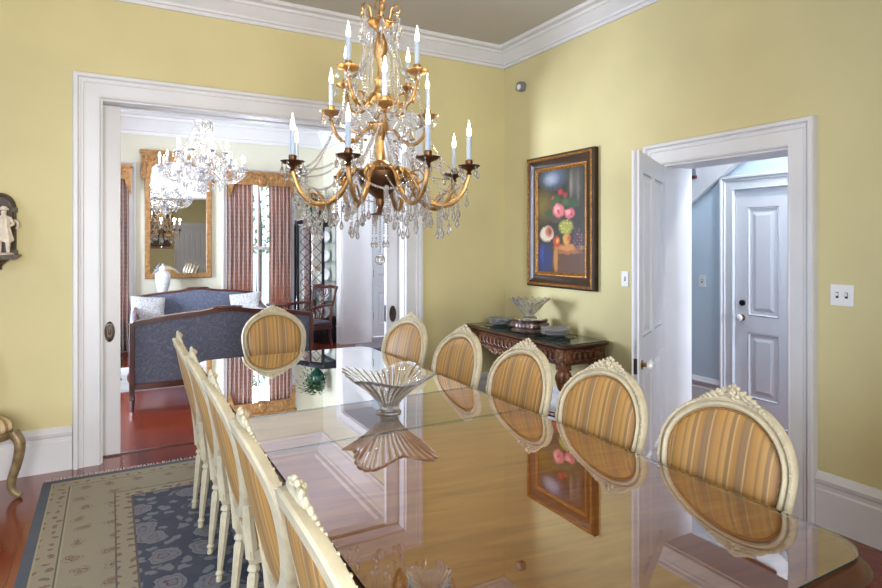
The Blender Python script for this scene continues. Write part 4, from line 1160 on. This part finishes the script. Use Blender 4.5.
# ------------------------------------------------------------------ next room: sofas
def camel(x, w, zc=.90, ze=.82):
    q = min(1, abs(x)/w); b = ze + (zc-ze)*(1-q**2) 
    if abs(x) < .30: b += .012*(1+cos(pi*x/.30))
    return b
def make_sofa(label, loc, rz):
    t_ = thing('camelback_sofa', label, 'sofa', loc, rz, 'matching blue camelback sofas')
    w = .87; N_ = 40; xs = [-w+.03+2*(w-.03)*i/N_ for i in range(N_+1)]
    m = MB()
    top = [(x, camel(x, w)-.03) for x in xs]
    m.prism([(xs[-1],.25),(xs[0],.25)]+top, 'XZ', .012, .11)
    m.build('back', M['blue_damask'], t_, ang=30)
    m = MB()
    m.prism([(x, camel(x, w)-.045) for x in xs]+[(x, camel(x, w)) for x in xs[::-1]], 'XZ', -.004, .10)
    m.ell((0,.04,camel(0,w)+.0), (.16,.03,.014), 14, 6)
    for q in range(7): m.ell((-.12+.04*q, .0, camel(0,w)-.01), (.02,.012,.012), 6, 4)
    m.build('top_rail', M['mahogany'], t_, ang=30)
    MB().box(-w+.04, w-.04, 0, .05, .19, .25).box(-w+.04, w-.04, .74, .78, .19, .27).build('seat_rail', M['mahogany'], t_, bevel=.005)
    for sg in (-1, 1):
        MB().prism([(sg*(w-.045),.10),(sg*w,.10),(sg*w,camel(w,w)-.01),(sg*(w-.045),camel(w,w)+.0)], 'XZ', -.006, .06).build('rear_post', M['mahogany'], t_, bevel=.005)
        MB().tube([(sg*(w-.024),.025,.12),(sg*(w-.022),-.012,.0)], [.026,.018], 4).build('leg', M['mahogany'], t_)
        MB().tube(smooth_path([(sg*(w-.05),.74,.24),(sg*(w-.02),.78,.16),(sg*(w-.05),.75,.07),(sg*(w-.04),.78,.0)],4), .022, 8).build('leg', M['mahogany'], t_)
        # scrolled arm
        prof = [(.06,.25),(.76,.25),(.77,.55),(.74,.62),(.60,.64),(.40,.66),(.20,.72),(.06,.80)]
        MB().prism(prof, 'YZ', sg*(w-.10), sg*(w-.015)).build('arm', M['blue_damask'], t_, bevel=.03)
        MB().tube(smooth_path([(sg*(w-.058),.06,.815),(sg*(w-.058),.22,.735),(sg*(w-.058),.42,.675),(sg*(w-.058),.62,.655),(sg*(w-.058),.76,.63),(sg*(w-.058),.785,.56),(sg*(w-.058),.77,.30)],4), .024, 8).build('arm_rail', M['mahogany'], t_)
    m = MB(); m.box(-w+.10, w-.10, .11, .76, .26, .46); m.build('seat', M['blue_damask'], t_, bevel=.04)
    return t_
s1 = make_sofa('blue sofa seen from behind, its back towards the dining table', (1.02, 6.15, 0), 0)
s2 = dup(s1, 'blue sofa below the gilt mirror, facing the dining room', (1.10, 9.14, 0), pi)
def pillow(label, loc, rot):
    m = MB(); n = 14; vs = []
    for sg in (1, -1):
        for j in range(n+1):
            for i in range(n+1):
                u_ = -1+2*i/n; v_ = -1+2*j/n
                h = .07*((1-u_**4)*(1-v_**4))**.5; k_ = 1-.06*(1-abs(u_*v_))
                vs.append((u_*.22*k_, sg*h, v_*.19*k_))
    fs = []
    for s_ in range(2):
        o = s_*(n+1)**2
        for j in range(n):
            for i in range(n):
                a = o+j*(n+1)+i; fs.append((a, a+1, a+n+2, a+n+1))
    m.add(vs, fs); o = m.build('throw_pillow', M['pillow_cloth']); o.location = loc; o.rotation_euler = rot
    tag(o, label, 'pillow', 'patterned pillows on the far sofa')
pillow('patterned grey pillow at the left end of the far sofa', (.44, 8.86, .66), (-.38, .12, .2))
pillow('patterned grey pillow at the right end of the far sofa', (1.72, 8.86, .66), (-.38, -.10, -.2))
# narrow table behind the far sofa and the jar
nt = thing('sofa_table', 'narrow dark table between the far sofa and the mirror wall', 'table', (.95, 9.33, 0))
MB().box(-.70, .70, -.13, .13, .78, .81).build('top', M['mahogany'], nt, bevel=.006)
MB().box(-.66, .66, -.10, .10, .70, .78).build('apron', M['mahogany'], nt)
for sx_ in (-1, 1):
    for sy in (-1, 1): MB().tube([(sx_*.64, sy*.085, 0), (sx_*.64, sy*.085, .74)], [.012,.02], 8).build('leg', M['mahogany'], nt)
jr = thing('ginger_jar', 'white lidded porcelain jar standing before the gilt mirror', 'jar', (.655, 9.33, .8105))
MB().lathe([(.05,0),(.06,.01),(.065,.05),(.09,.15),(.105,.26),(.10,.31),(.07,.345),(.045,.355),(.045,.37)], 28).build('body', M['jar_glaze'], jr)
MB().lathe([(.052,.368),(.056,.38),(.045,.41),(.02,.43),(.008,.435),(.012,.45),(.001,.462)], 24).build('lid', M['jar_glaze'], jr)

# gilt mirror
gm = thing('gilt_mirror', 'tall gilt wall mirror with a carved stepped crest above the far sofa', 'mirror', (.892, YN, 1.04))
W2 = .458; H2 = 1.86
m = MB()
m.box(-W2, -W2+.075, -.045, -.001, 0, H2-.2); m.box(W2-.075, W2, -.045, -.001, 0, H2-.2); m.box(-W2+.07, W2-.07, -.045, -.001, 0, .075)
m.build('frame', M['gilt_wood'], gm, bevel=.008)
m = MB(); hw_ = W2+.05
poly = [(-hw_,1.46),(-hw_+.11,1.46)] + [(-hw_+.11+.03, 1.56)] + [(-(.37)*cos(q*pi/16), 1.60+.13*sin(q*pi/16)) for q in range(17)] + [(hw_-.14,1.56),(hw_-.11,1.46),(hw_,1.46),(hw_,H2-.03),(-hw_,H2-.03)]
m.prism(poly, 'XZ', -.06, -.001); m.box(-hw_-.02, hw_+.02, -.085, -.001, H2-.03, H2+.02)
for i in range(60):
    sg = random.choice((-1,1)); m.ell((sg*random.uniform(.20,hw_-.02), -.06, random.uniform(1.66,H2-.06)), (.03,.012,.018), 7, 4, rot=Matrix.Rotation(random.random()*3, 3, 'Y'))
for sg in (-1, 1):
    for i in range(8): m.ell((sg*(hw_-.05), -.06, 1.49+.03*i), (.03,.012,.02), 7, 4)
m.build('carved_crest', M['gilt_wood'], gm)
MB().box(-W2+.07, W2-.07, -.02, -.012, .07, H2-.05).build('mirror_glass', M['mirror'], gm, smooth=False)

# window cornices and curtains
def cornice(x0, x1, label):
    c = (x0+x1)/2; w = (x1-x0)/2
    t_ = thing('window_cornice', label, 'cornice', (c, YN, 2.2), 0, 'carved gilt window cornices')
    n = 24; low = []
    for i in range(n+1):
        x = -w+2*w*i/n; q = abs(x)/w
        z = .27 - .03*(1+cos(pi*min(1, abs(x)/.12)))*.5*1.0 + (0 if q < .86 else -.22*((q-.86)/.14)**.5)
        low.append((x, z))
    m = MB(); m.prism(low + [(w,.45),(-w,.45)], 'XZ', -.17, -.14)
    m.box(-w, -w+.03, -.14, -.05, .10, .45); m.box(w-.03, w, -.14, -.05, .10, .45)
    m.box(-w-.02, w+.02, -.19, -.05, .44, .48)
    for i in range(46): m.ell((random.uniform(-w+.03, w-.03), -.172, random.uniform(.30,.42)), (.034,.010,.014), 7, 4, rot=Matrix.Rotation(random.random()*3, 3, 'Y'))
    m.ell((0,-.175,.34), (.07,.02,.07), 12, 6)
    m.build('carved_board', M['gilt_wood'], t_)
cornice(1.57, 2.60, 'carved gilt cornice over the window between the mirror and the black cabinet')
cornice(-.76, .255, 'carved gilt cornice over the window left of the gilt mirror')
def curtain(x0, x1, tie, label):
    N_ = 90; rows = 16; vs = []; H_ = 2.46
    for j in range(rows+1):
        z = .03 + H_*j/rows; f = j/rows
        for i in range(N_+1):
            u_ = i/N_; x = x0+(x1-x0)*u_
            x += tie*(1-u_ if tie > 0 else u_)*0
            amp = .028+.010*sin(j*.5+i*.2)
            vs.append((x, -.10 + amp*sin(u_*2*pi*6 + .25*sin(z*3)), z))
    m = MB(); n = N_+1
    m.add(vs, [(j*n+i, j*n+i+1, (j+1)*n+i+1, (j+1)*n+i) for j in range(rows) for i in range(N_)])
    o = m.build('curtain', M['curtain_cloth'], ang=180); o.location = (0, YN-.005, 0)
    sd = o.modifiers.new('Solid', 'SOLIDIFY'); sd.thickness = .003
    tag(o, label, 'curtain', 'pink patterned curtains'); return o
curtain(1.56, 1.95, 1, 'pink patterned curtain on the left side of the right far window')
curtain(2.20, 2.56, -1, 'pink patterned curtain on the right side of the right far window')
curtain(-.74, -.40, 1, 'pink patterned curtain on the outer side of the left far window')
curtain(-.10, .23, -1, 'pink patterned curtain beside the mirror at the left far window')

# black display cabinet in the corner
cx_, cy_ = 2.61, 8.88
cab = thing('display_cabinet', 'black glazed display cabinet in the corner beside the right far window', 'cabinet', (cx_, cy_, 0))
foot = [(.02,.66),(.02,.52),(.27,.0),(.50,.0),(.50,.66)]
def scl(p, k_): 
    cxx, cyy = .30, .36
    return [(cxx+(x-cxx)*k_, cyy+(y-cyy)*k_) for x, y in p]
MB().prism(foot, 'XY', .0, .36).build('base', M['black_lacquer'], cab, bevel=.008)
m = MB(); m.prism(scl(foot, 1.04), 'XY', 1.86, 1.94); m.build('cornice', M['black_lacquer'], cab, bevel=.01)
m = MB()
for (x, y) in foot: m.box(x-.018, x+.018, y-.018, y+.018, .36, 1.87)
for z in (.36, 1.83):
    for a, b in zip(foot, foot[1:]): m.tube([(a[0],a[1],z+.02),(b[0],b[1],z+.02)], .02, 4)
xm, ym = .14, .23
m.box(xm-.012, xm+.012, ym-.012, ym+.012, .36, 1.87)
m.build('posts', M['black_lacquer'], cab)
MB().box(.03,.49,.645,.657,.36,1.87).build('back_panel', M['cream_fabric'], cab)
simple('shelf_glass', rgb(170,195,195), .1)
for z in (.66, .96, 1.26, 1.56): MB().prism(scl(foot, .94), 'XY', z, z+.008).build('shelf', M['shelf_glass'], cab, smooth=False)
fretm = MB()
for i in range(9):
    z = .46+i*.16
    for s_ in (0, 1):
        a = Vector((.02,.46,0)).lerp(Vector((.26,0,0)), .05+.47*s_); b = Vector((.02,.46,0)).lerp(Vector((.26,0,0)), .48+.47*s_)
        c = (a+b)/2
        fretm.tube([(a.x,a.y,z),(c.x,c.y,z+.08),(b.x,b.y,z),(c.x,c.y,z-.08)], .004, 5, closed=True)
fretm.build('door_lattice', M['black_lacquer'], cab)
gp = MB(); gp.add([(.03,.455,.38),(.258,.015,.38),(.258,.015,1.85),(.03,.455,1.85)], [(0,1,2,3)]); gp.add([(.27,.005,.38),(.49,.005,.38),(.49,.005,1.85),(.27,.005,1.85)], [(0,1,2,3)])
gp.build('glass_door', M['window_glass'], cab, smooth=False)
fst = None; shn = ['lowest', 'second', 'third', 'fourth', 'top']
for zi, z in enumerate((.36, .668, .968, 1.268, 1.568)):
    for k_, (px, py, wd) in enumerate(((.38, .30, 'right'), (.24, .36, 'left'))):
        lb = 'white china plate standing at the %s of the %s shelf in the black cabinet' % (wd, shn[zi])
        if fst is None:
            Rm = Matrix.Rotation(radians(82), 4, 'X')
            fst = o = tag(MB().lathe([(.04,0),(.06,.004),(.095,.014),(.096,.018),(.06,.009),(.001,.006)], 24, M=Matrix.Translation((0,0,.096)) @ Rm).build('china_plate', M['porcelain']), lb, 'plate', 'china plates in the black cabinet')
        else:
            o = fst.copy(); C.objects.link(o); o['label'] = lb
        o.location = (cx_+px, cy_+py, z+.001); o.rotation_euler = (0,0,radians(-20+15*k_))
# fern in a green urn on the cabinet
fu = thing('potted_fern', 'trailing fern in a dark green urn on top of the black cabinet', 'plant', (cx_+.28, cy_+.34, 1.9405))
MB().lathe([(.07,0),(.075,.012),(.03,.04),(.035,.06),(.09,.11),(.12,.17),(.115,.21),(.13,.235),(.12,.235),(.10,.20)], 28).build('urn', M['green_glaze'], fu)
m = MB()
for i in range(150):
    a = random.random()*2*pi; L = random.uniform(.18, .42); up = random.uniform(.05,.26); dr = random.uniform(.0,.30)
    if cos(a) > .2: L *= .42
    if sin(a) > .3: L *= .6
    pts = [Vector((0.03*cos(a),.03*sin(a),.22))]
    for k_ in range(1, 7):
        q = k_/6; pts.append(Vector((L*q*cos(a), L*q*sin(a), .22+up*sin(pi*q*.7)-dr*q*q)))
    sd = Vector((-sin(a), cos(a), 0))
    for k_ in range(6):
        for sg in (-1, 1):
            p = pts[k_].lerp(pts[k_+1], .5); l_ = .045*(1-k_/8)
            m.add([p, p+sd*sg*l_+(pts[k_+1]-p)*.9+Vector((0,0,.004)), pts[k_+1]], [(0,1,2)])
            p = pts[k_+1]; m.add([p, p+sd*sg*l_+Vector((cos(a),sin(a),0))*.02, p+Vector((cos(a),sin(a),0))*.014-Vector((0,0,.005))], [(0,1,2)])
m.build('foliage', M['foliage'], fu, smooth=False)

# mahogany armchair with pierced back
ac = thing('carved_armchair', 'mahogany armchair with a pierced ladder splat in front of the black cabinet', 'chair', (2.40, 8.15, 0), radians(200))
# local: faces +X, back at -X
MB().box(-.25,.25,-.27,.27,.36,.42).build('seat_rail', M['mahogany'], ac, bevel=.006)
MB().box(-.23,.24,-.25,.25,.42,.475).build('seat', M['leather'], ac, bevel=.02)
for sy in (-1, 1):
    MB().box(.20,.245,sy*.245-.022,sy*.245+.022,0,.37).build('leg', M['mahogany'], ac, bevel=.004)
    MB().tube([(-.30,sy*.22,0),(-.24,sy*.225,.25),(-.235,sy*.23,.42)], .022, 4).build('leg', M['mahogany'], ac)
    MB().tube([(-.235,sy*.23,.42),(-.27,sy*.235,.65),(-.33,sy*.26,.94)], [.022,.018,.018], 6).build('back_stile', M['mahogany'], ac)
    MB().tube(smooth_path([(-.28,sy*.24,.69),(-.1,sy*.30,.70),(.08,sy*.31,.685),(.14,sy*.30,.67)],4), .018, 8).build('arm', M['mahogany'], ac)
    MB().tube(smooth_path([(.10,sy*.30,.68),(.07,sy*.285,.58),(.12,sy*.275,.42)],4), .014, 8).build('arm_support', M['mahogany'], ac)
m = MB(); m.tube(smooth_path([(-.335,-.27,.93),(-.33,-.12,.945),(-.335,0,.93),(-.33,.12,.945),(-.335,.27,.93)],5), .02, 6, flat=1.2); m.build('crest_rail', M['mahogany'], ac)
m = MB()
for q in range(4):
    y = -.06+.04*q; m.tube(smooth_path([(-.245,y*.6,.45),(-.26,y*1.5,.58),(-.285,-y*.6,.72),(-.31,y*1.8,.84),(-.33,y,.93)],5), .009, 6)
m.build('pierced_splat', M['mahogany'], ac)
# pedestal side table
st2 = thing('side_table', 'small round mahogany table between the far sofa and the armchair', 'table', (2.20, 8.82, 0))
MB().lathe([(.001,.64),(.20,.64),(.205,.65),(.20,.665),(.001,.665)], 32).build('top', M['mahogany'], st2)
MB().lathe([(.05,.10),(.03,.14),(.02,.3),(.035,.4),(.018,.5),(.03,.64)], 16).build('column', M['mahogany'], st2)
for q in range(3):
    a = q*2*pi/3; MB().tube([(.03*cos(a),.03*sin(a),.16),(.12*cos(a),.12*sin(a),.12),(.19*cos(a),.19*sin(a),.015)], .014, 6).build('leg', M['mahogany'], st2)
# blue-white armchair at the left, mostly hidden by the jamb
ua = thing('upholstered_armchair', 'pale blue upholstered armchair with dark cabriole legs behind the left pocket door', 'armchair', (-.28, 7.35, .0085), radians(-10))
MB().box(-.32,.32,-.30,.30,.26,.40).build('seat_base', M['cream_fabric'], ua, bevel=.03)
MB().box(-.26,.33,-.25,.25,.395,.49).build('seat_cushion', M['pillow_cloth'], ua, bevel=.035)
MB().box(-.42,-.28,-.33,.33,.26,.98).build('back', M['cream_fabric'], ua, bevel=.05)
for sy in (-1, 1):
    MB().box(-.32,.24,sy*.32-.055,sy*.32+.055,.26,.62).build('arm', M['cream_fabric'], ua, bevel=.045)
    MB().tube(smooth_path([(.28,sy*.27,.28),(.33,sy*.31,.20),(.29,sy*.28,.09),(.33,sy*.31,.0)],4), [.034]*4+[.026]*4+[.018]*5, 8).build('leg', M['black_lacquer'], ua)
    MB().tube([(-.34,sy*.28,.28),(-.40,sy*.29,.0)], .02, 6).build('leg', M['black_lacquer'], ua)
# small dark bench by the right pocket door
bn = thing('upholstered_stool', 'low stool with a grey-violet cushion just beyond the right pocket door', 'stool', (2.52, 5.75, 0))
MB().box(-.24,.24,-.20,.20,.40,.49).build('cushion', M['leather'], bn, bevel=.03)
MB().box(-.235,.235,-.195,.195,.35,.40).build('frame', M['black_lacquer'], bn, bevel=.004)
for sx_ in (-1,1):
    for sy in (-1,1): MB().tube([(sx_*.21,sy*.17,0),(sx_*.21,sy*.17,.38)], [.012,.02], 8).build('leg', M['black_lacquer'], bn)

# ------------------------------------------------------------------ light
def area(name, loc, rot, sx_, sy, e, col):
    l = bpy.data.lights.new(name, 'AREA'); l.shape = 'RECTANGLE'; l.size = sx_; l.size_y = sy; l.energy = e; l.color = col
    o = bpy.data.objects.new(name, l); C.objects.link(o); o.location = loc; o.rotation_euler = rot; return o
DAY = (.80, .88, 1.0); DAYW = (1.0, .97, .92)
area('window_and_fill_daylight', (XL-.35, .8, 1.6), (0, radians(-90), 0), 2.1, 1.2, 130, (.55,.72,1))
area('window_and_fill_daylight', (XL-.35, 3.0, 1.6), (0, radians(-90), 0), 2.1, 1.2, 90, (.55,.72,1))
area('window_and_fill_daylight', (-1.1, YF-.35, 1.6), (radians(90), 0, 0), 1.2, 2.1, 210, (1,.98,.94))
area('window_and_fill_daylight', (.30, YF-.35, 1.6), (radians(90), 0, 0), 1.0, 2.1, 250, (1,.98,.94))  # fill through the added front window, brightens right wall, baseboard and chairs
area('window_and_fill_daylight', (XL-.35, 7.0, 1.5), (0, radians(-90), 0), 2.1, 1.2, 760, DAY)
area('window_and_fill_daylight', (4.3, YF-.35, 1.5), (radians(90), 0, 0), .8, 1.9, 320, DAY)
for x in (-.26, 2.08):
    area('window_and_fill_daylight', (x, YN+1.5, 3.2), (radians(-58), 0, 0), 1.4, 1.2, 420, (.75,.86,1.0))
for x in (-.26, 2.08):
    area('ground_bounce_daylight', (x, YN+1.1, .15), (radians(-125), 0, 0), 1.6, 1.0, 420, (.74,.84,1.0))
area('ground_bounce_daylight', (XL-.9, 7.0, .1), (0, radians(-140), 0), 1.2, 1.6, 520, (.74,.84,1.0))
def bulb(loc, e, r_=.03, col=(1,.80,.52)):
    l = bpy.data.lights.new('bulb_and_fill_light', 'POINT'); l.energy = e; l.shadow_soft_size = r_; l.color = col
    o = bpy.data.objects.new('bulb_and_fill_light', l); C.objects.link(o); o.location = loc
for i in range(8):
    a = a0+pi/8+i*pi/4; bulb((CX+.43*cos(a), CY+.43*sin(a), 2.17), 3.6)
for i in range(4):
    a = a0+pi/4+i*pi/2; bulb((CX+.22*cos(a), CY+.22*sin(a), 2.61), 1.6)
for i in range(6):
    a = i*pi/3+.26; bulb((C2X+.44*cos(a), C2Y+.44*sin(a), 2.62), 11, .05, (1,.86,.66))
def hall_fill(x, y, lb):  # unseen lamps added to brighten the hallway
    t_ = thing('hall_fill_lamp', lb, 'ceiling lamp', (x, y, CEIL), 0, 'added lamps brightening the hallway')
    MB().lathe([(.14,-.03),(.16,-.02),(.16,0)], 32).build('rim', M['brass'], t_)
    MB().lathe([(.001,-.09),(.06,-.085),(.11,-.065),(.14,-.03)], 32).build('glass_shade', M['porcelain'], t_)
    bulb((x, y, CEIL-.16), 135 if y < 5 else 45, .08, (.97,.98,1))
hall_fill(4.28, 2.2, 'added ceiling lamp, out of view, brightening the hallway near the doorway'); hall_fill(4.28, 7.4, 'added ceiling lamp, out of view, brightening the hallway near the front door')

w = bpy.data.worlds.new('World'); bpy.context.scene.world = w; w.use_nodes = True
bg = w.node_tree.nodes['Background']; bg.inputs[0].default_value = (.72, .84, 1, 1); bg.inputs[1].default_value = 3.0

# ------------------------------------------------------------------ camera
cam = bpy.data.cameras.new('Camera'); co_ = bpy.data.objects.new('Camera', cam); C.objects.link(co_)
co_.location = (0, 0, 1.55); co_.rotation_euler = (radians(90), 0, radians(-29.3))
cam.sensor_width = 36; cam.lens = 36*589/882; cam.shift_y = -50/882; cam.clip_start = .05
S = bpy.context.scene; S.camera = co_
S.view_settings.view_transform = 'Standard'; S.view_settings.look = 'None'; S.view_settings.gamma = 1; S.view_settings.use_curve_mapping = False
S.view_settings.exposure = -0.2
S.cycles.max_bounces = 14; S.cycles.transmission_bounces = 10; S.cycles.transparent_max_bounces = 12; S.cycles.glossy_bounces = 6
S.cycles.caustics_reflective = False; S.cycles.caustics_refractive = False
